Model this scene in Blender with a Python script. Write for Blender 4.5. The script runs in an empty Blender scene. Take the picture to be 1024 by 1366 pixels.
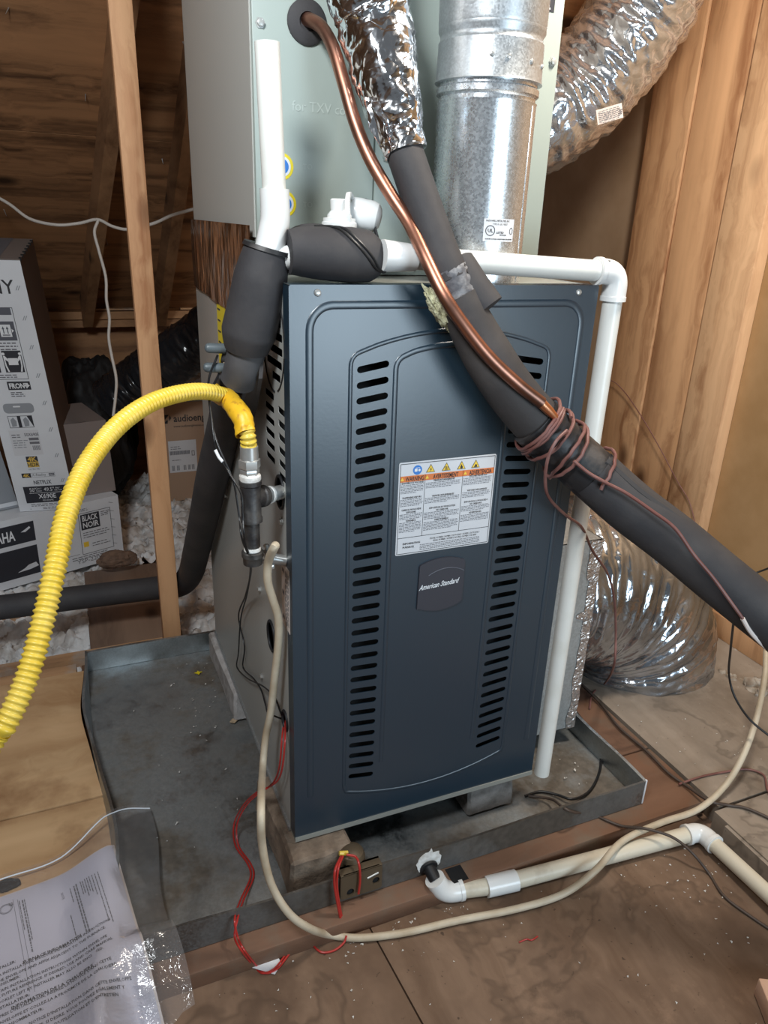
import bpy, bmesh, math, random
import numpy as np
from mathutils import Vector, Matrix, noise

# ------------------------------------------------------------------ camera, light, exposure
SC = bpy.context.scene
COL = SC.collection
PI = math.pi
rng = random.Random(7)

CAM = Vector((-0.2893, -1.0319, 1.1974))
YAW, PITCH, ROLL, FPX = 0.409, 0.3814, 0.0388, 979.5
FWD = Vector((math.sin(YAW) * math.cos(PITCH), math.cos(YAW) * math.cos(PITCH), -math.sin(PITCH)))
_r0 = Vector((math.cos(YAW), -math.sin(YAW), 0.0))
_u0 = _r0.cross(FWD)
RGT = _r0 * math.cos(ROLL) + _u0 * math.sin(ROLL)
UPV = _u0 * math.cos(ROLL) - _r0 * math.sin(ROLL)

cam_data = bpy.data.cameras.new('camera')
cam_data.sensor_fit = 'VERTICAL'
cam_data.sensor_height = 36.0
cam_data.lens = FPX / 1366.0 * 36.0
cam_data.clip_start = 0.02
cam = bpy.data.objects.new('camera', cam_data)
COL.objects.link(cam)
cam.matrix_world = Matrix(((RGT.x, UPV.x, -FWD.x, CAM.x), (RGT.y, UPV.y, -FWD.y, CAM.y),
                           (RGT.z, UPV.z, -FWD.z, CAM.z), (0, 0, 0, 1)))
SC.camera = cam

world = bpy.data.worlds.new('world')
SC.world = world
world.use_nodes = True
world.node_tree.nodes['Background'].inputs[0].default_value = (0.86, 0.93, 1.0, 1)
world.node_tree.nodes['Background'].inputs[1].default_value = 0.085


def area_light(name, loc, target, size, power, color):
    d = bpy.data.lights.new(name, 'AREA')
    d.shape = 'DISK'
    d.size = size
    d.energy = power
    d.color = color
    o = bpy.data.objects.new(name, d)
    COL.objects.link(o)
    o.location = loc
    o.rotation_euler = (Vector(target) - Vector(loc)).to_track_quat('-Z', 'Y').to_euler()
    return o


spot = bpy.data.lights.new('work_lamp', 'SPOT')
spot.energy = 70
spot.color = (0.92, 0.97, 1.0)
spot.spot_size = math.radians(128)
spot.spot_blend = 1.0
spot.shadow_soft_size = 0.15
spot_o = bpy.data.objects.new('work_lamp', spot)
COL.objects.link(spot_o)
spot_o.location = (-0.62, -0.80, 1.95)
spot_o.rotation_euler = (Vector((-0.05, 0.70, 1.05)) - Vector((-0.62, -0.80, 1.95))).to_track_quat('-Z', 'Y').to_euler()
area_light('front_fill', (0.86, -2.20, 0.82), (0.35, 0.0, 0.75), 1.0, 19, (0.70, 0.87, 1.0))  # added soft light behind the camera, fills the front and reflects in the panel
area_light('attic_lamp', (0.72, -0.25, 2.05), (1.40, 0.45, 0.85), 0.25, 17, (1.0, 0.91, 0.79))

SC.view_settings.view_transform = 'Standard'
SC.view_settings.look = 'None'
SC.view_settings.gamma = 1.0
SC.view_settings.use_curve_mapping = False
SC.view_settings.exposure = 0.45


# ------------------------------------------------------------------ placing helpers
def at(px, py, d=None, X=None, Y=None, Z=None):
    """world point seen at a pixel of the 1024x1366 frame, at a distance d along the view axis or on a world plane"""
    r = FWD + RGT * ((px - 512.0) / FPX) - UPV * ((py - 683.0) / FPX)
    if X is not None:
        t = (X - CAM.x) / r.x
    elif Y is not None:
        t = (Y - CAM.y) / r.y
    elif Z is not None:
        t = (Z - CAM.z) / r.z
    else:
        t = d
    return CAM + r * t


def path(*pts):
    """each point (px, py, depth) or (px, py, 'Z', value) or a Vector"""
    out = []
    for p in pts:
        if isinstance(p, Vector):
            out.append(p.copy())
        elif len(p) == 3:
            out.append(at(p[0], p[1], d=p[2]))
        else:
            out.append(at(p[0], p[1], **{p[2]: p[3]}))
    return out


def spline(pts, n=12, vals=None):
    """Catmull-Rom through pts; returns points (and interpolated vals)"""
    P = [Vector(p) for p in pts]
    P = [P[0] * 2 - P[1]] + P + [P[-1] * 2 - P[-2]]
    out, ov = [], []
    for i in range(1, len(P) - 2):
        p0, p1, p2, p3 = P[i - 1:i + 3]
        for k in range(n):
            t = k / n
            out.append(0.5 * ((2 * p1) + (p2 - p0) * t + (2 * p0 - 5 * p1 + 4 * p2 - p3) * t * t + (3 * p1 - p0 - 3 * p2 + p3) * t ** 3))
            if vals is not None:
                ov.append(vals[i - 1] * (1 - t) + vals[i] * t)
    out.append(P[-2])
    if vals is not None:
        ov.append(vals[-1])
        return out, ov
    return out


def resample(pts, step):
    L = [0.0]
    for a, b in zip(pts, pts[1:]):
        L.append(L[-1] + (b - a).length)
    n = max(2, int(L[-1] / step))
    out, j = [], 0
    for i in range(n + 1):
        s = L[-1] * i / n
        while j < len(L) - 2 and L[j + 1] < s:
            j += 1
        u = (s - L[j]) / max(1e-9, L[j + 1] - L[j])
        out.append(pts[j].lerp(pts[j + 1], u))
    return out


def frames(pts):
    n = len(pts)
    T = []
    for i in range(n):
        t = (pts[min(n - 1, i + 1)] - pts[max(0, i - 1)])
        T.append(t.normalized())
    a = Vector((0, 0, 1)) if abs(T[0].z) < 0.9 else Vector((1, 0, 0))
    N = (a - T[0] * a.dot(T[0])).normalized()
    out = []
    for i in range(n):
        if i:
            N = N - T[i] * N.dot(T[i])
            N.normalize()
        out.append((T[i], N.copy(), T[i].cross(N)))
    return out


# ------------------------------------------------------------------ mesh builder
_fontcache = {}


class MB:
    def __init__(self):
        self.v, self.f = [], []

    def add(self, verts, faces):
        o = len(self.v)
        self.v.extend([tuple(p) for p in verts])
        self.f.extend([tuple(i + o for i in fc) for fc in faces])
        return self

    def box(self, lo, hi, M=None, bevel=0.0):
        if bevel > 0:
            bm = bmesh.new()
            bmesh.ops.create_cube(bm, size=1.0)
            S = [hi[i] - lo[i] for i in range(3)]
            for vv in bm.verts:
                vv.co = Vector([lo[i] + (vv.co[i] + 0.5) * S[i] for i in range(3)])
            bmesh.ops.bevel(bm, geom=list(bm.edges), offset=bevel, segments=2, profile=0.5, affect='EDGES')
            return self.bm(bm, M)
        vs = [Vector((x, y, z)) for z in (lo[2], hi[2]) for y in (lo[1], hi[1]) for x in (lo[0], hi[0])]
        if M is not None:
            vs = [M @ p for p in vs]
        return self.add(vs, [(0, 2, 3, 1), (4, 5, 7, 6), (0, 1, 5, 4), (2, 6, 7, 3), (0, 4, 6, 2), (1, 3, 7, 5)])

    def bm(self, bm, M=None):
        bm.verts.ensure_lookup_table()
        for i, vv in enumerate(bm.verts):
            vv.index = i
        vs = [(M @ vv.co) if M is not None else vv.co.copy() for vv in bm.verts]
        fs = [tuple(x.index for x in fc.verts) for fc in bm.faces]
        bm.free()
        return self.add(vs, fs)

    def tube(self, pts, r, seg=14, caps=True, squash=None):
        """r: number, list or fn(i, angle)"""
        fr = frames(pts)
        vs, fs = [], []
        n = len(pts)
        for i, (p, (T, N, B)) in enumerate(zip(pts, fr)):
            for k in range(seg):
                a = 2 * PI * k / seg
                rr = r(i, a) if callable(r) else (r[i] if isinstance(r, (list, tuple)) else r)
                vs.append(p + (N * math.cos(a) + B * math.sin(a)) * rr)
        for i in range(n - 1):
            for k in range(seg):
                a, b = i * seg + k, i * seg + (k + 1) % seg
                fs.append((a, b, b + seg, a + seg))
        if caps:
            fs.append(tuple(range(seg - 1, -1, -1)))
            fs.append(tuple((n - 1) * seg + k for k in range(seg)))
        return self.add(vs, fs)

    def lathe(self, prof, M=None, seg=24, ring=False):
        """profile of (r, z) turned about z"""
        vs, fs = [], []
        for (r, z) in prof:
            for k in range(seg):
                a = 2 * PI * k / seg
                vs.append(Vector((r * math.cos(a), r * math.sin(a), z)))
        n = len(prof)
        for i in range(n if ring else n - 1):
            for k in range(seg):
                a, b = i * seg + k, i * seg + (k + 1) % seg
                c, d = ((i + 1) % n) * seg + (k + 1) % seg, ((i + 1) % n) * seg + k
                fs.append((a, b, c, d))
        if not ring:
            fs.append(tuple(range(seg - 1, -1, -1)))
            fs.append(tuple((n - 1) * seg + k for k in range(seg)))
        if M is not None:
            vs = [M @ p for p in vs]
        return self.add(vs, fs)

    def prism(self, poly, fn, t0, t1):
        """convex or simple polygon in 2D carried to 3D by fn(x, y, t)"""
        n = len(poly)
        vs = [fn(x, y, t0) for x, y in poly] + [fn(x, y, t1) for x, y in poly]
        fs = [tuple(range(n - 1, -1, -1)), tuple(range(n, 2 * n))]
        fs += [(i, (i + 1) % n, n + (i + 1) % n, n + i) for i in range(n)]
        return self.add(vs, fs)

    def flat(self, poly, fn):
        return self.add([fn(x, y) for x, y in poly], [tuple(range(len(poly)))])

    def plate(self, outer, holes, fn, thick):
        """sheet with holes (2D), mapped by fn(x, y, t) with t in -thick/2..thick/2"""
        cu = bpy.data.curves.new('tmp', 'CURVE')
        cu.dimensions = '2D'
        cu.fill_mode = 'BOTH'
        cu.extrude = thick / 2
        for poly in [outer] + holes:
            s = cu.splines.new('POLY')
            s.points.add(len(poly) - 1)
            for q, (x, y) in zip(s.points, poly):
                q.co = (x, y, 0, 1)
            s.use_cyclic_u = True
        vs, fs = _curve_mesh(cu)
        return self.add([fn(x, y, z) for x, y, z in vs], fs)

    def text(self, s, size, fn, align='LEFT', shear=0.0, bold=0.0, wide=1.0, res=2):
        key = (s, size, align, shear, bold, res)
        if key not in _fontcache:
            cu = bpy.data.curves.new('tmp', 'FONT')
            cu.body = s
            cu.size = size
            cu.align_x = align
            cu.shear = shear
            cu.offset = bold
            cu.resolution_u = res
            cu.fill_mode = 'FRONT'
            _fontcache[key] = _curve_mesh(cu)
        vs, fs = _fontcache[key]
        return self.add([fn(x * wide, y) for x, y, z in vs], fs)

    def build(self, name, mat, parent=None, smooth=35, kind=None):
        me = bpy.data.meshes.new(name)
        me.from_pydata(self.v, [], self.f)
        me.materials.append(mat)
        me.update()
        if smooth:
            me.polygons.foreach_set('use_smooth', [True] * len(me.polygons))
            me.set_sharp_from_angle(angle=math.radians(smooth))
        o = bpy.data.objects.new(name, me)
        COL.objects.link(o)
        if parent is not None:
            o.parent = parent
            if parent.type == 'EMPTY':
                o.matrix_parent_inverse = Matrix.Translation(-Vector(parent.location))
        if kind:
            o['kind'] = kind
        return o


def _curve_mesh(cu):
    o = bpy.data.objects.new('tmp', cu)
    COL.objects.link(o)
    dg = bpy.context.evaluated_depsgraph_get()
    me = bpy.data.meshes.new_from_object(o.evaluated_get(dg))
    vs = [tuple(p.co) for p in me.vertices]
    fs = [tuple(p.vertices) for p in me.polygons]
    bpy.data.objects.remove(o)
    bpy.data.curves.remove(cu)
    bpy.data.meshes.remove(me)
    return vs, fs


def thing(name, label, cat, loc=(0, 0, 0), group=None):
    o = bpy.data.objects.new(name, None)
    o.empty_display_size = 0.05
    COL.objects.link(o)
    o.location = loc
    o['label'] = label
    o['category'] = cat
    if group:
        o['group'] = group
    return o


def tag(o, label, cat, group=None, kind=None):
    o['label'] = label
    o['category'] = cat
    if group:
        o['group'] = group
    if kind:
        o['kind'] = kind
    return o


def structure(name):
    o = bpy.data.objects.new(name, None)
    COL.objects.link(o)
    o['kind'] = 'structure'
    return o


def part_label(o, label):
    o['label'] = label
    return o


def capsule(cx, cy, L, h, ang=0.0, n=5):
    """outline of a slot with round ends"""
    out = []
    r = h / 2
    for sgn in (1, -1):
        for k in range(n + 1):
            a = -PI / 2 + PI * k / n + (0 if sgn > 0 else PI)
            out.append((sgn * (L / 2 - r) + r * math.cos(a), r * math.sin(a)))
    c, s = math.cos(ang), math.sin(ang)
    return [(cx + x * c - y * s, cy + x * s + y * c) for x, y in out]


def circle(cx, cy, rx, ry=None, n=20):
    ry = rx if ry is None else ry
    return [(cx + rx * math.cos(2 * PI * k / n), cy + ry * math.sin(2 * PI * k / n)) for k in range(n)]


def rrect(x0, y0, x1, y1, r, n=4):
    out = []
    for cx, cy, a0 in ((x1 - r, y0 + r, -PI / 2), (x1 - r, y1 - r, 0), (x0 + r, y1 - r, PI / 2), (x0 + r, y0 + r, PI)):
        for k in range(n + 1):
            a = a0 + PI / 2 * k / n
            out.append((cx + r * math.cos(a), cy + r * math.sin(a)))
    return out


def rect(x0, y0, x1, y1):
    return [(x0, y0), (x1, y0), (x1, y1), (x0, y1)]


def axisM(o, d):
    """matrix with z along d at o"""
    d = Vector(d).normalized()
    return Matrix.Translation(Vector(o)) @ d.to_track_quat('Z', 'Y').to_matrix().to_4x4()


# ------------------------------------------------------------------ materials
def _nodes(name):
    m = bpy.data.materials.new(name)
    m.use_nodes = True
    nt = m.node_tree
    return m, nt, nt.nodes['Principled BSDF'], nt.nodes, nt.links


def rgb(c):
    return (c[0], c[1], c[2], 1)


def mix_node(N, L, fac, a, b):
    mx = N.new('ShaderNodeMix')
    mx.data_type = 'RGBA'
    for sock, val in ((mx.inputs[0], fac), (mx.inputs[6], a), (mx.inputs[7], b)):
        if hasattr(val, 'links') or hasattr(val, 'is_linked'):
            L.new(val, sock)
        elif isinstance(val, (int, float)):
            sock.default_value = val
        else:
            sock.default_value = rgb(val)
    return mx.outputs[2]


def coords(N, L, scale=(1, 1, 1), rot=(0, 0, 0), vary=False):
    tc = N.new('ShaderNodeTexCoord')
    mp = N.new('ShaderNodeMapping')
    if vary:
        oi = N.new('ShaderNodeObjectInfo')
        ml = N.new('ShaderNodeMath')
        ml.operation = 'MULTIPLY'
        ml.inputs[1].default_value = 37.0
        L.new(oi.outputs['Random'], ml.inputs[0])
        L.new(ml.outputs[0], mp.inputs['Location'])
    mp.inputs['Scale'].default_value = scale
    mp.inputs['Rotation'].default_value = rot
    L.new(tc.outputs['Object'], mp.inputs[0])
    return mp.outputs[0]


def noise_tex(N, L, vec, scale, detail=4, rough=0.55, dist=0.0):
    t = N.new('ShaderNodeTexNoise')
    t.inputs['Scale'].default_value = scale
    t.inputs['Detail'].default_value = detail
    t.inputs['Roughness'].default_value = rough
    t.inputs['Distortion'].default_value = dist
    L.new(vec, t.inputs['Vector'])
    return t.outputs['Fac']


def ramp(N, L, src, p0, p1, c0=(0, 0, 0), c1=(1, 1, 1)):
    r = N.new('ShaderNodeValToRGB')
    r.color_ramp.elements[0].position = p0
    r.color_ramp.elements[1].position = p1
    r.color_ramp.elements[0].color = rgb(c0)
    r.color_ramp.elements[1].color = rgb(c1)
    L.new(src, r.inputs[0])
    return r.outputs[0]


def bump(N, L, b, h, strength, dist=0.004):
    bp = N.new('ShaderNodeBump')
    bp.inputs['Strength'].default_value = strength
    bp.inputs['Distance'].default_value = dist
    L.new(h, bp.inputs['Height'])
    L.new(bp.outputs[0], b.inputs['Normal'])


def mat(name, c, rough=0.5, metal=0.0, c2=None, nscale=20.0, lo=0.4, hi=0.65, bscale=0, bstr=0.2, coat=0.0, spec=0.5, stretch=(1, 1, 1), sheen=0):
    m, nt, b, N, L = _nodes(name)
    b.inputs['Base Color'].default_value = rgb(c)
    b.inputs['Roughness'].default_value = rough
    b.inputs['Metallic'].default_value = metal
    b.inputs['Specular IOR Level'].default_value = spec
    b.inputs['Coat Weight'].default_value = coat
    if c2 is not None or bscale:
        v = coords(N, L, stretch)
    if c2 is not None:
        f = ramp(N, L, noise_tex(N, L, v, nscale, 5), lo, hi)
        L.new(mix_node(N, L, f, c, c2), b.inputs['Base Color'])
    if bscale:
        bump(N, L, b, noise_tex(N, L, v, bscale, 4), bstr)
    return m


def wood(name, base, dark, grain='Z', scale=1.0, rough=0.65, stain=None, stain_scale=2.0, stain_lo=0.5, stain_hi=0.7, knots=True, streak=0.55, tide=False):
    m, nt, b, N, L = _nodes(name)
    i = 'XYZ'.index(grain)
    s = [26.0 * scale] * 3
    s[i] = 1.4 * scale
    v = coords(N, L, s, vary=True)
    wob = noise_tex(N, L, coords(N, L, (3, 3, 3)), 1.2, 3)
    add = N.new('ShaderNodeVectorMath')
    add.operation = 'MULTIPLY_ADD'
    L.new(wob, add.inputs[0])
    add.inputs[1].default_value = (2.2, 2.2, 2.2)
    L.new(v, add.inputs[2])
    g = noise_tex(N, L, add.outputs[0], 1.0, 7, 0.62, 0.4)
    f = ramp(N, L, g, 0.36, 0.36 + streak * 0.5)
    col = mix_node(N, L, f, dark, base)
    v2 = coords(N, L, [9.0 * scale if k != i else 0.7 * scale for k in range(3)], vary=True)
    f2 = ramp(N, L, noise_tex(N, L, v2, 1.0, 3), 0.42, 0.66)
    col = mix_node(N, L, f2, col, tuple(min(1, x * 1.22) for x in base))
    if knots:
        vo = N.new('ShaderNodeTexVoronoi')
        vo.inputs['Scale'].default_value = 1.0
        L.new(coords(N, L, [6.0 * scale if k != i else 3.2 * scale for k in range(3)], vary=True), vo.inputs['Vector'])
        kf = ramp(N, L, vo.outputs['Distance'], 0.06, 0.17, (1, 1, 1), (0, 0, 0))
        col = mix_node(N, L, kf, col, tuple(x * 0.45 for x in dark))
    if stain is not None:
        sf = ramp(N, L, noise_tex(N, L, coords(N, L), stain_scale, 5, 0.6), stain_lo, stain_hi)
        col = mix_node(N, L, sf, col, stain)
    if tide:
        tn = noise_tex(N, L, coords(N, L), 1.7, 5, 0.6, 0.5)
        r = N.new('ShaderNodeValToRGB')
        e = r.color_ramp.elements
        e[0].position, e[1].position = 0.50, 0.535
        e[0].color, e[1].color = (0, 0, 0, 1), (0, 0, 0, 1)
        q = e.new(0.522)
        q.color = (0.55, 0.55, 0.55, 1)
        L.new(tn, r.inputs[0])
        col = mix_node(N, L, r.outputs[0], col, tuple(x * 0.5 for x in dark))
        spk = ramp(N, L, noise_tex(N, L, coords(N, L), 90, 2), 0.70, 0.76)
        col = mix_node(N, L, spk, col, tuple(x * 0.45 for x in dark))
        pale = ramp(N, L, noise_tex(N, L, coords(N, L), 7, 6, 0.7), 0.58, 0.72)
        half = N.new('ShaderNodeMath')
        half.operation = 'MULTIPLY'
        half.inputs[1].default_value = 0.45
        L.new(pale, half.inputs[0])
        col = mix_node(N, L, half.outputs[0], col, tuple(min(1, x * 1.55) for x in base))
    L.new(col, b.inputs['Base Color'])
    b.inputs['Roughness'].default_value = rough
    bump(N, L, b, g, 0.25, 0.002)
    return m


def galvanized(name, c=(0.62, 0.66, 0.70), spangle=90, rough=0.32, dirt=None, dirt_scale=3.0, lo=0.42, hi=0.62, metal=1.0):
    m, nt, b, N, L = _nodes(name)
    v = coords(N, L)
    vo = N.new('ShaderNodeTexVoronoi')
    vo.inputs['Scale'].default_value = spangle
    L.new(v, vo.inputs['Vector'])
    bw = N.new('ShaderNodeRGBToBW')
    L.new(vo.outputs['Color'], bw.inputs[0])
    f = ramp(N, L, bw.outputs[0], 0.25, 0.75)
    col = mix_node(N, L, f, tuple(x * 0.90 for x in c), tuple(min(1, x * 1.06) for x in c))
    rr = ramp(N, L, bw.outputs[0], 0.2, 0.8, (rough * 0.9,) * 3, (rough * 1.15,) * 3)
    b.inputs['Metallic'].default_value = metal
    if dirt is not None:
        d = ramp(N, L, noise_tex(N, L, v, dirt_scale, 6, 0.65), lo, hi)
        fine = ramp(N, L, noise_tex(N, L, v, 60, 4), 0.35, 0.75)
        dirty = mix_node(N, L, fine, tuple(x * 0.8 for x in dirt), tuple(x * 1.25 for x in dirt))
        col = mix_node(N, L, d, col, dirty)
        mm = ramp(N, L, d, 0.0, 1.0, (metal,) * 3, (0.15,) * 3)
        L.new(mm, b.inputs['Metallic'])
        rr = mix_node(N, L, d, rr, (0.75, 0.75, 0.75))
    L.new(rr, b.inputs['Roughness'])
    L.new(col, b.inputs['Base Color'])
    return m


def foil(name, c=(0.86, 0.87, 0.90), rough=0.16, cr=26, strength=0.55, c2=None, dist=0.012, stretch=(1, 1, 1), metal=1.0):
    m, nt, b, N, L = _nodes(name)
    v = coords(N, L, stretch)
    b.inputs['Base Color'].default_value = rgb(c)
    if c2 is not None:
        L.new(mix_node(N, L, ramp(N, L, noise_tex(N, L, v, 5, 4), 0.4, 0.65), c, c2), b.inputs['Base Color'])
    b.inputs['Metallic'].default_value = metal
    b.inputs['Roughness'].default_value = rough
    vo = N.new('ShaderNodeTexVoronoi')
    vo.feature = 'DISTANCE_TO_EDGE'
    vo.inputs['Scale'].default_value = cr
    warp = N.new('ShaderNodeVectorMath')
    warp.operation = 'MULTIPLY_ADD'
    nz = N.new('ShaderNodeTexNoise')
    nz.inputs['Scale'].default_value = cr * 0.5
    L.new(v, nz.inputs['Vector'])
    L.new(nz.outputs['Color'], warp.inputs[0])
    warp.inputs[1].default_value = (0.06, 0.06, 0.06)
    L.new(v, warp.inputs[2])
    L.new(warp.outputs[0], vo.inputs['Vector'])
    ad = N.new('ShaderNodeMath')
    ad.operation = 'ADD'
    L.new(vo.outputs['Distance'], ad.inputs[0])
    L.new(noise_tex(N, L, v, cr * 0.8, 3), ad.inputs[1])
    bump(N, L, b, ad.outputs[0], strength, dist)
    return m


def plastic_film(name):
    m, nt, b, N, L = _nodes(name)
    N.remove(b)
    tr = N.new('ShaderNodeBsdfTransparent')
    tr.inputs[0].default_value = (0.93, 0.93, 0.94, 1)
    gl = N.new('ShaderNodeBsdfGlossy')
    gl.inputs[0].default_value = (1, 1, 1, 1)
    gl.inputs['Roughness'].default_value = 0.12
    df = N.new('ShaderNodeBsdfDiffuse')
    df.inputs[0].default_value = (0.70, 0.68, 0.68, 1)
    fr = N.new('ShaderNodeFresnel')
    fr.inputs[0].default_value = 1.5
    v = coords(N, L)
    bp = N.new('ShaderNodeBump')
    bp.inputs['Strength'].default_value = 0.35
    bp.inputs['Distance'].default_value = 0.01
    L.new(noise_tex(N, L, v, 22, 4, 0.6, 1.2), bp.inputs['Height'])
    L.new(bp.outputs[0], gl.inputs['Normal'])
    L.new(bp.outputs[0], fr.inputs['Normal'])
    m1 = N.new('ShaderNodeMixShader')
    m1.inputs[0].default_value = 0.10
    L.new(tr.outputs[0], m1.inputs[1])
    L.new(df.outputs[0], m1.inputs[2])
    m2 = N.new('ShaderNodeMixShader')
    mul = N.new('ShaderNodeMath')
    mul.operation = 'MULTIPLY_ADD'
    mul.inputs[1].default_value = 0.8
    mul.inputs[2].default_value = 0.02
    L.new(fr.outputs[0], mul.inputs[0])
    L.new(mul.outputs[0], m2.inputs[0])
    L.new(m1.outputs[0], m2.inputs[1])
    L.new(gl.outputs[0], m2.inputs[2])
    L.new(m2.outputs[0], nt.nodes['Material Output'].inputs[0])
    return m


M = {}
M['panel_blue'] = mat('panel_blue', (0.011, 0.027, 0.044), 0.34, 0.0, spec=1.0, coat=0.0, bscale=220, bstr=0.02)
M['cabinet_grey'] = mat('cabinet_grey', (0.47, 0.48, 0.46), 0.36, 0.25, bscale=120, bstr=0.02)
M['sage'] = mat('sage', (0.37, 0.425, 0.39), 0.42, 0.0, bscale=150, bstr=0.02)
M['coil_side'] = mat('coil_side', (0.47, 0.47, 0.44), 0.45, 0.0)
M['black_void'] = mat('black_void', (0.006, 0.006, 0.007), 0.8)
M['dark_steel'] = mat('dark_steel', (0.02, 0.021, 0.024), 0.5, 0.3)
M['rail'] = mat('rail', (0.30, 0.30, 0.27), 0.5, 0.2)
M['rubber'] = mat('rubber', (0.034, 0.032, 0.035), 0.72, c2=(0.050, 0.046, 0.047), nscale=14, bscale=90, bstr=0.12)
M['rubber_grey'] = mat('rubber_grey', (0.085, 0.082, 0.086), 0.65, c2=(0.055, 0.052, 0.054), nscale=14)
M['rubber_dusty'] = mat('rubber_dusty', (0.040, 0.036, 0.036), 0.7, c2=(0.095, 0.083, 0.078), nscale=6, lo=0.5, hi=0.8, bscale=60, bstr=0.2)
M['rubber_tape'] = mat('rubber_tape', (0.018, 0.018, 0.02), 0.5, c2=(0.075, 0.066, 0.062), nscale=25, lo=0.5, hi=0.7, bscale=40, bstr=0.35)
M['pvc'] = mat('pvc', (0.76, 0.76, 0.72), 0.32, c2=(0.64, 0.63, 0.57), nscale=9, lo=0.5, hi=0.8)
M['pvc_fit'] = mat('pvc_fit', (0.78, 0.79, 0.78), 0.25)
M['pvc_cream'] = mat('pvc_cream', (0.66, 0.60, 0.48), 0.4, c2=(0.42, 0.35, 0.26), nscale=12, lo=0.55, hi=0.75)
M['ink'] = mat('ink', (0.03, 0.03, 0.035), 0.6)
M['ink_grey'] = mat('ink_grey', (0.16, 0.16, 0.18), 0.6)
M['copper'] = mat('copper', (0.47, 0.22, 0.15), 0.40, 1.0, c2=(0.22, 0.12, 0.09), nscale=11, lo=0.42, hi=0.68)
M['copper_bright'] = mat('copper_bright', (0.85, 0.40, 0.22), 0.28, 1.0)
M['galv'] = galvanized('galv', (0.72, 0.75, 0.78), 330, 0.27, metal=0.86)
M['galv_dull'] = galvanized('galv_dull', (0.55, 0.58, 0.60), 420, 0.40, metal=0.8)
M['galv_box'] = galvanized('galv_box', (0.46, 0.49, 0.50), 260, 0.5, metal=0.6)
M['pan_floor'] = galvanized('pan_floor', (0.42, 0.46, 0.48), 300, 0.40, dirt=(0.150, 0.128, 0.104), dirt_scale=2.4, lo=0.40, hi=0.57)
M['pan_lip'] = galvanized('pan_lip', (0.42, 0.46, 0.48), 260, 0.40, dirt=(0.16, 0.15, 0.135), dirt_scale=4.0, lo=0.5, hi=0.8)
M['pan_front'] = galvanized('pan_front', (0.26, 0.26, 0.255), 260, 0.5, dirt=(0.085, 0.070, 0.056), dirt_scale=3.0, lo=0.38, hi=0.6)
M['foil'] = foil('foil')
M['foil_duct'] = foil('foil_duct', (0.68, 0.74, 0.83), 0.16, 26, 0.30, metal=0.93)
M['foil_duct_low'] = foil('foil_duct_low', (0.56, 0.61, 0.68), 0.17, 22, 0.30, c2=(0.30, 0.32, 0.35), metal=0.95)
M['foil_tape'] = foil('foil_tape', (0.62, 0.58, 0.56), 0.30, 60, 0.5, metal=0.75)
M['foil_wrap'] = foil('foil_wrap', (0.60, 0.42, 0.31), 0.20, 14, 0.35, c2=(0.17, 0.11, 0.085), stretch=(1.6, 1.6, 0.6))  # brown and dark streaks stand in for wood reflections in the foil
M['yellow'] = mat('yellow', (0.72, 0.50, 0.045), 0.36, c2=(0.76, 0.56, 0.10), nscale=20)
M['yellow_tag'] = mat('yellow_tag', (0.80, 0.46, 0.02), 0.45, c2=(0.42, 0.20, 0.02), nscale=70, lo=0.56, hi=0.68)
M['sticker_yellow'] = mat('sticker_yellow', (0.86, 0.68, 0.02), 0.5)
M['black_iron'] = mat('black_iron', (0.045, 0.043, 0.045), 0.5, 0.5, c2=(0.10, 0.095, 0.09), nscale=40, bscale=120, bstr=0.2)
M['zinc'] = mat('zinc', (0.62, 0.62, 0.60), 0.30, 0.65, c2=(0.44, 0.44, 0.43), nscale=30)
M['dope'] = mat('dope', (0.82, 0.82, 0.80), 0.8, c2=(0.62, 0.60, 0.56), nscale=60, bscale=80, bstr=0.5)
M['block'] = mat('block', (0.22, 0.205, 0.195), 0.9, c2=(0.12, 0.11, 0.10), nscale=30, bscale=70, bstr=0.8)
M['block_tan'] = mat('block_tan', (0.27, 0.20, 0.145), 0.9, c2=(0.15, 0.11, 0.08), nscale=26, bscale=60, bstr=0.9)
M['block_pale'] = mat('block_pale', (0.52, 0.50, 0.49), 0.9, c2=(0.34, 0.31, 0.29), nscale=30, bscale=70, bstr=0.7)
M['stud'] = wood('stud', (0.58, 0.335, 0.175), (0.30, 0.135, 0.058), 'Z', 0.8, streak=0.42)
M['stud_pale'] = wood('stud_pale', (0.66, 0.41, 0.23), (0.38, 0.19, 0.09), 'Z', 0.7, streak=0.42)
M['post'] = wood('post', (0.66, 0.37, 0.19), (0.42, 0.18, 0.075), 'Z', 0.9, streak=0.45)
M['deck'] = wood('deck', (0.42, 0.215, 0.100), (0.125, 0.060, 0.028), 'X', 0.8, knots=True, streak=0.45)
M['rafter'] = wood('rafter', (0.36, 0.20, 0.10), (0.18, 0.09, 0.042), 'Y', 0.9)
M['plate'] = wood('plate', (0.40, 0.21, 0.095), (0.20, 0.095, 0.042), 'X', 0.9)
M['panel_brown'] = mat('panel_brown', (0.33, 0.195, 0.085), 0.7, c2=(0.39, 0.24, 0.115), nscale=7, bscale=40, bstr=0.1)
M['panel_beige'] = mat('panel_beige', (0.42, 0.30, 0.20), 0.8, c2=(0.35, 0.24, 0.15), nscale=5)
M['ply_warm'] = wood('ply_warm', (0.60, 0.39, 0.21), (0.43, 0.24, 0.11), 'X', 0.5, stain=(0.30, 0.15, 0.065), stain_scale=5.0, stain_lo=0.55, stain_hi=0.75, knots=False)
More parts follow.
